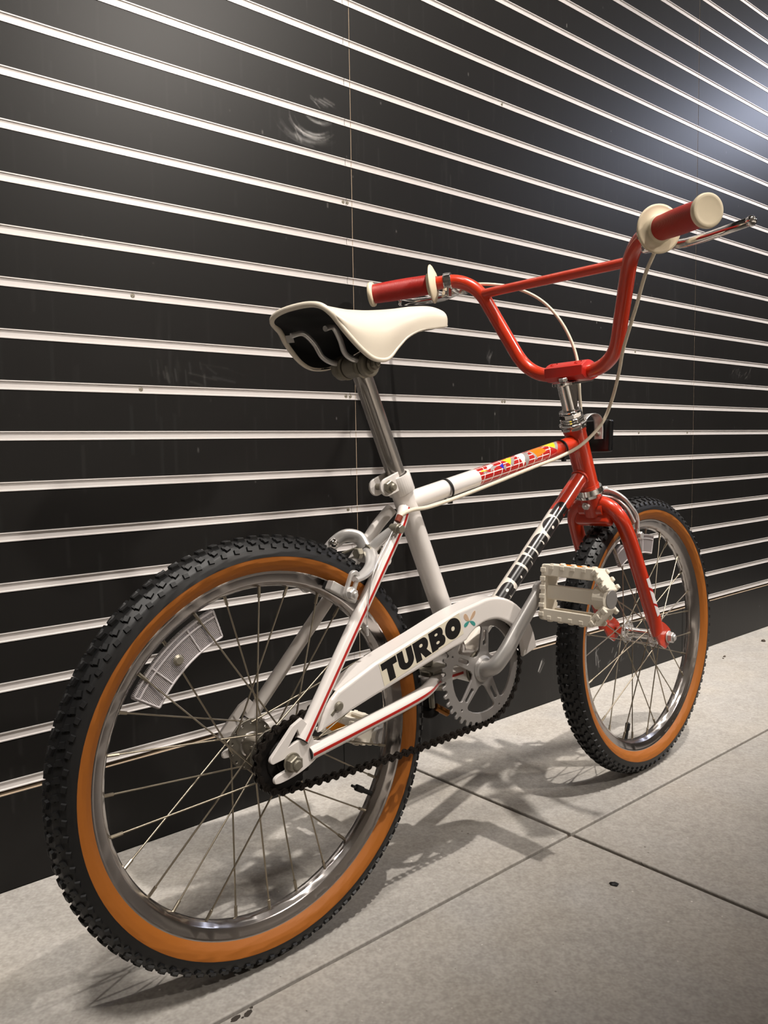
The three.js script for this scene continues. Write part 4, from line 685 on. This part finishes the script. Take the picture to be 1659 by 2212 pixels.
mesh(rb, 'pivot_bolt', merge([cyl([0.150, 0.464, 0], [0.20, 0.462, 0], 0.0035), hexNut([0.148, 0.464, 0], [0.156, 0.464, 0], 0.0075), rod([0.182, 0.462, 0], [0.187, 0.462, 0], 0.0095, 0.001)]), M.steel);
mesh(rb, 'spring', tube([[0.160, 0.459, 0.020], [0.162, 0.470, 0.012], [0.163, 0.474, 0], [0.162, 0.470, -0.012], [0.150, 0.462, -0.03]], 0.0016, 30, 8), M.steel);
mesh(rb, 'cable_anchor', merge([rod([0.190, 0.494, 0.022], [0.190, 0.494, 0.037], 0.0062, 0.001, 18), hexNut([0.190, 0.494, 0.037], [0.190, 0.494, 0.042], 0.0058)]), M.steel);
mesh(rb, 'adjuster', cyl([0.1945, 0.5025, 0.0285], [0.1995, 0.5095, 0.0282], 0.0042), M.rust);
mesh(rb, 'cap_nut', new THREE.SphereGeometry(0.0072, 18, 12).translate(0.1405, 0.4752, -0.036), M.chrome);
const fb = steered('front_brake');
mesh(fb, 'brake_arm', sweep(crv([[0.697, 0.515, 0.0], [0.702, 0.5155, 0.014], [0.712, 0.505, 0.029], [0.7265, 0.489, 0.035], [0.739, 0.4745, 0.0385], [0.7425, 0.462, 0.0395], [0.7425, 0.450, 0.0395]]), 44, (t) => lerp(0.0042, 0.0034, t), (t) => lerp(0.0092, 0.0062, t), 14, V(0.5, 0.75, 0.45)), M.alloy, 'polished alloy caliper arm');
mesh(fb, 'brake_arm', sweep(crv([[0.697, 0.512, -0.002], [0.704, 0.510, -0.016], [0.712, 0.497, -0.032], [0.722, 0.478, -0.040], [0.735, 0.455, -0.040]]), 36, 0.0045, 0.007, 12), M.alloy, 'polished alloy caliper arm');
mesh(fb, 'brake_arm', sweep(crv([[0.695, 0.508, 0.002], [0.705, 0.503, 0.02], [0.716, 0.488, 0.033], [0.731, 0.462, 0.0395]]), 24, 0.0034, 0.0062, 12), M.alloy);
mesh(fb, 'pivot_bolt', merge([cyl([0.640, 0.492, 0], [0.706, 0.516, 0], 0.0032), hexNut([0.644, 0.4925, 0], [0.651, 0.4950, 0], 0.0068), rod([0.700, 0.5135, 0], [0.709, 0.517, 0], 0.0085, 0.0015)]), M.alloy);
for (const s of [1, -1]) {
  mesh(fb, 'brake_pad', box(0.040, 0.010, 0.009, 0.0015, 2).rotateZ(0.42).translate(0.745, 0.4335, s * 0.019), M.black);
  mesh(fb, 'shoe_nut', merge([cyl([0.7435, 0.438, s * 0.022], [0.7435, 0.438, s * 0.045], 0.0035), hexNut([0.7435, 0.438, s * 0.042], [0.7435, 0.438, s * 0.048], 0.0064), box(0.009, 0.03, 0.004, 0.0012).translate(0.7432, 0.447, s * 0.0395)]), M.alloy);
}
// ---- cables and ties
mesh(bike, 'brake_cable', tube([[0.5351, 0.8533, 0.190], [0.5391, 0.8302, 0.175], [0.5565, 0.7913, 0.150], [0.5841, 0.7319, 0.110], [0.5989, 0.7066, 0.095], [0.6225, 0.6600, 0.065], [0.6194, 0.6281, 0.050], [0.5858, 0.5945, 0.034], [0.5575, 0.5790, 0.0195], [0.4858, 0.5622, 0.0158], [0.3920, 0.5410, 0.0145], [0.3003, 0.5222, 0.0145], [0.2541, 0.5163, 0.020], [0.2229, 0.5155, 0.026], [0.2044, 0.5118, 0.028], [0.1985, 0.5085, 0.0285]], 0.0027, 140, 10), M.cableWhite, 'cream cable running under the top tube to the rear brake');
mesh(bike, 'brake_cable', tube([[0.5370, 0.8700, -0.178], [0.5542, 0.8693, -0.140], [0.5903, 0.8607, -0.100], [0.6259, 0.8384, -0.070], [0.6422, 0.7974, -0.040], [0.6523, 0.7424, -0.020], [0.6463, 0.6804, -0.010], [0.6440, 0.6495, -0.006], [0.655, 0.60, -0.012], [0.68, 0.55, -0.016], [0.705, 0.520, -0.022]], 0.0026, 110, 10), M.cableWhite, 'cream cable looping from the left lever to the front brake');
mesh(bike, 'cable_wire', tube([[0.1935, 0.501, 0.0285], [0.1837, 0.4899, 0.0300], [0.1657, 0.4712, 0.034], [0.1486, 0.4559, 0.040], [0.1336, 0.4325, 0.0445], [0.1246, 0.3941, 0.0465], [0.1239, 0.3800, 0.0465]], 0.0008, 50, 6), M.alloy);
mesh(bike, 'cable_end', rod([0.1239, 0.382, 0.0465], [0.1245, 0.370, 0.0465], 0.0016, 0.0004, 10), M.alloy);
for (const d of [0.0775, 0.3465]) {
  const c = TTa.clone().lerp(TTb, d / ttLen), q = new THREE.Quaternion().setFromUnitVectors(V(0, 0, 1), TTb.clone().sub(TTa).normalize());
  const t = new THREE.TorusGeometry(0.0146, 0.0011, 6, 40).scale(1, 1, 1.7); t.applyQuaternion(q).translate(c.x, c.y - 0.0008, c.z + 0.0012);
  mesh(bike, 'cable_tie', merge([t, box(0.006, 0.006, 0.0065, 0.001).translate(c.x + 0.003, c.y - 0.0178, c.z + 0.006)]), M.black, 'black plastic cable tie');
}

// ------------------------------------------------------------------ crumbs and stains on the floor
{
  const crumb = (label, x, z, w, h, d, mat, seed, cat = 'crumb') => {
    const R = rng(seed), g = new THREE.IcosahedronGeometry(0.5, 1), p = g.attributes.position, mm = new Map();
    for (let i = 0; i < p.count; i++) { const k = [p.getX(i), p.getY(i), p.getZ(i)].map((v) => v.toFixed(3)).join(); if (!mm.has(k)) mm.set(k, 0.8 + 0.4 * R()); const f = mm.get(k); p.setXYZ(i, p.getX(i) * f * w, Math.max(-0.3, p.getY(i) * f) * h, p.getZ(i) * f * d); }
    g.computeVertexNormals(); g.computeBoundingBox(); g.translate(0, -g.boundingBox.min.y, 0);
    const m = mesh(scene, numbered('floor_crumb'), g, mat); m.position.set(x, 0, z); m.rotation.y = seed; tag(m, label, cat, undefined);
  };
  crumb('black rubber crumb lying alone on the concrete in front of the crossing joints', 0.685, 0.549, 0.012, 0.004, 0.009, M.black, 2);
  crumb('brown crumb at the foot of the slat wall, far beyond the front wheel', 2.17, 0.081, 0.012, 0.008, 0.010, M.jointDirt, 5);
  crumb('larger of two grey specks on the floor beyond the front wheel', 1.922, 0.086, 0.008, 0.005, 0.007, M.jointDirt, 6);
  crumb('smaller of two grey specks on the floor beyond the front wheel', 1.902, 0.092, 0.005, 0.003, 0.005, M.jointDirt, 8);
  crumb('dark flake on the floor just beyond the front tyre', 1.562, 0.201, 0.012, 0.002, 0.007, M.jointDirt, 9);
}
{ // dark droplets dried on the joint in front of the rear wheel
  const blob = (x, z, rx, rz, rot, seed) => { const Rn = rng(seed), sh = new THREE.Shape(); for (let i = 0; i <= 14; i++) { const a = i / 14 * 2 * Math.PI, k = i === 14 ? null : 0.8 + 0.35 * Rn(), q = i === 14 ? sh.f : [Math.cos(a) * rx * k, Math.sin(a) * rz * k]; if (!i) { sh.f = q; sh.moveTo(...q); } else sh.lineTo(...q); } const m = mesh(floor, 'stain', extrude(sh, 0.0004, 0).rotateX(-Math.PI / 2).rotateY(rot), M.stain); m.position.set(x, 0.0001, z).sub(floor.position); };
  blob(0.1795, 0.4325, 0.0065, 0.0035, 0.5, 3); blob(0.1655, 0.4300, 0.006, 0.0035, 0.2, 4); blob(0.187, 0.427, 0.002, 0.0015, 0, 5); blob(0.172, 0.434, 0.0018, 0.0012, 0, 6);
}
renderer.render(scene, camera);
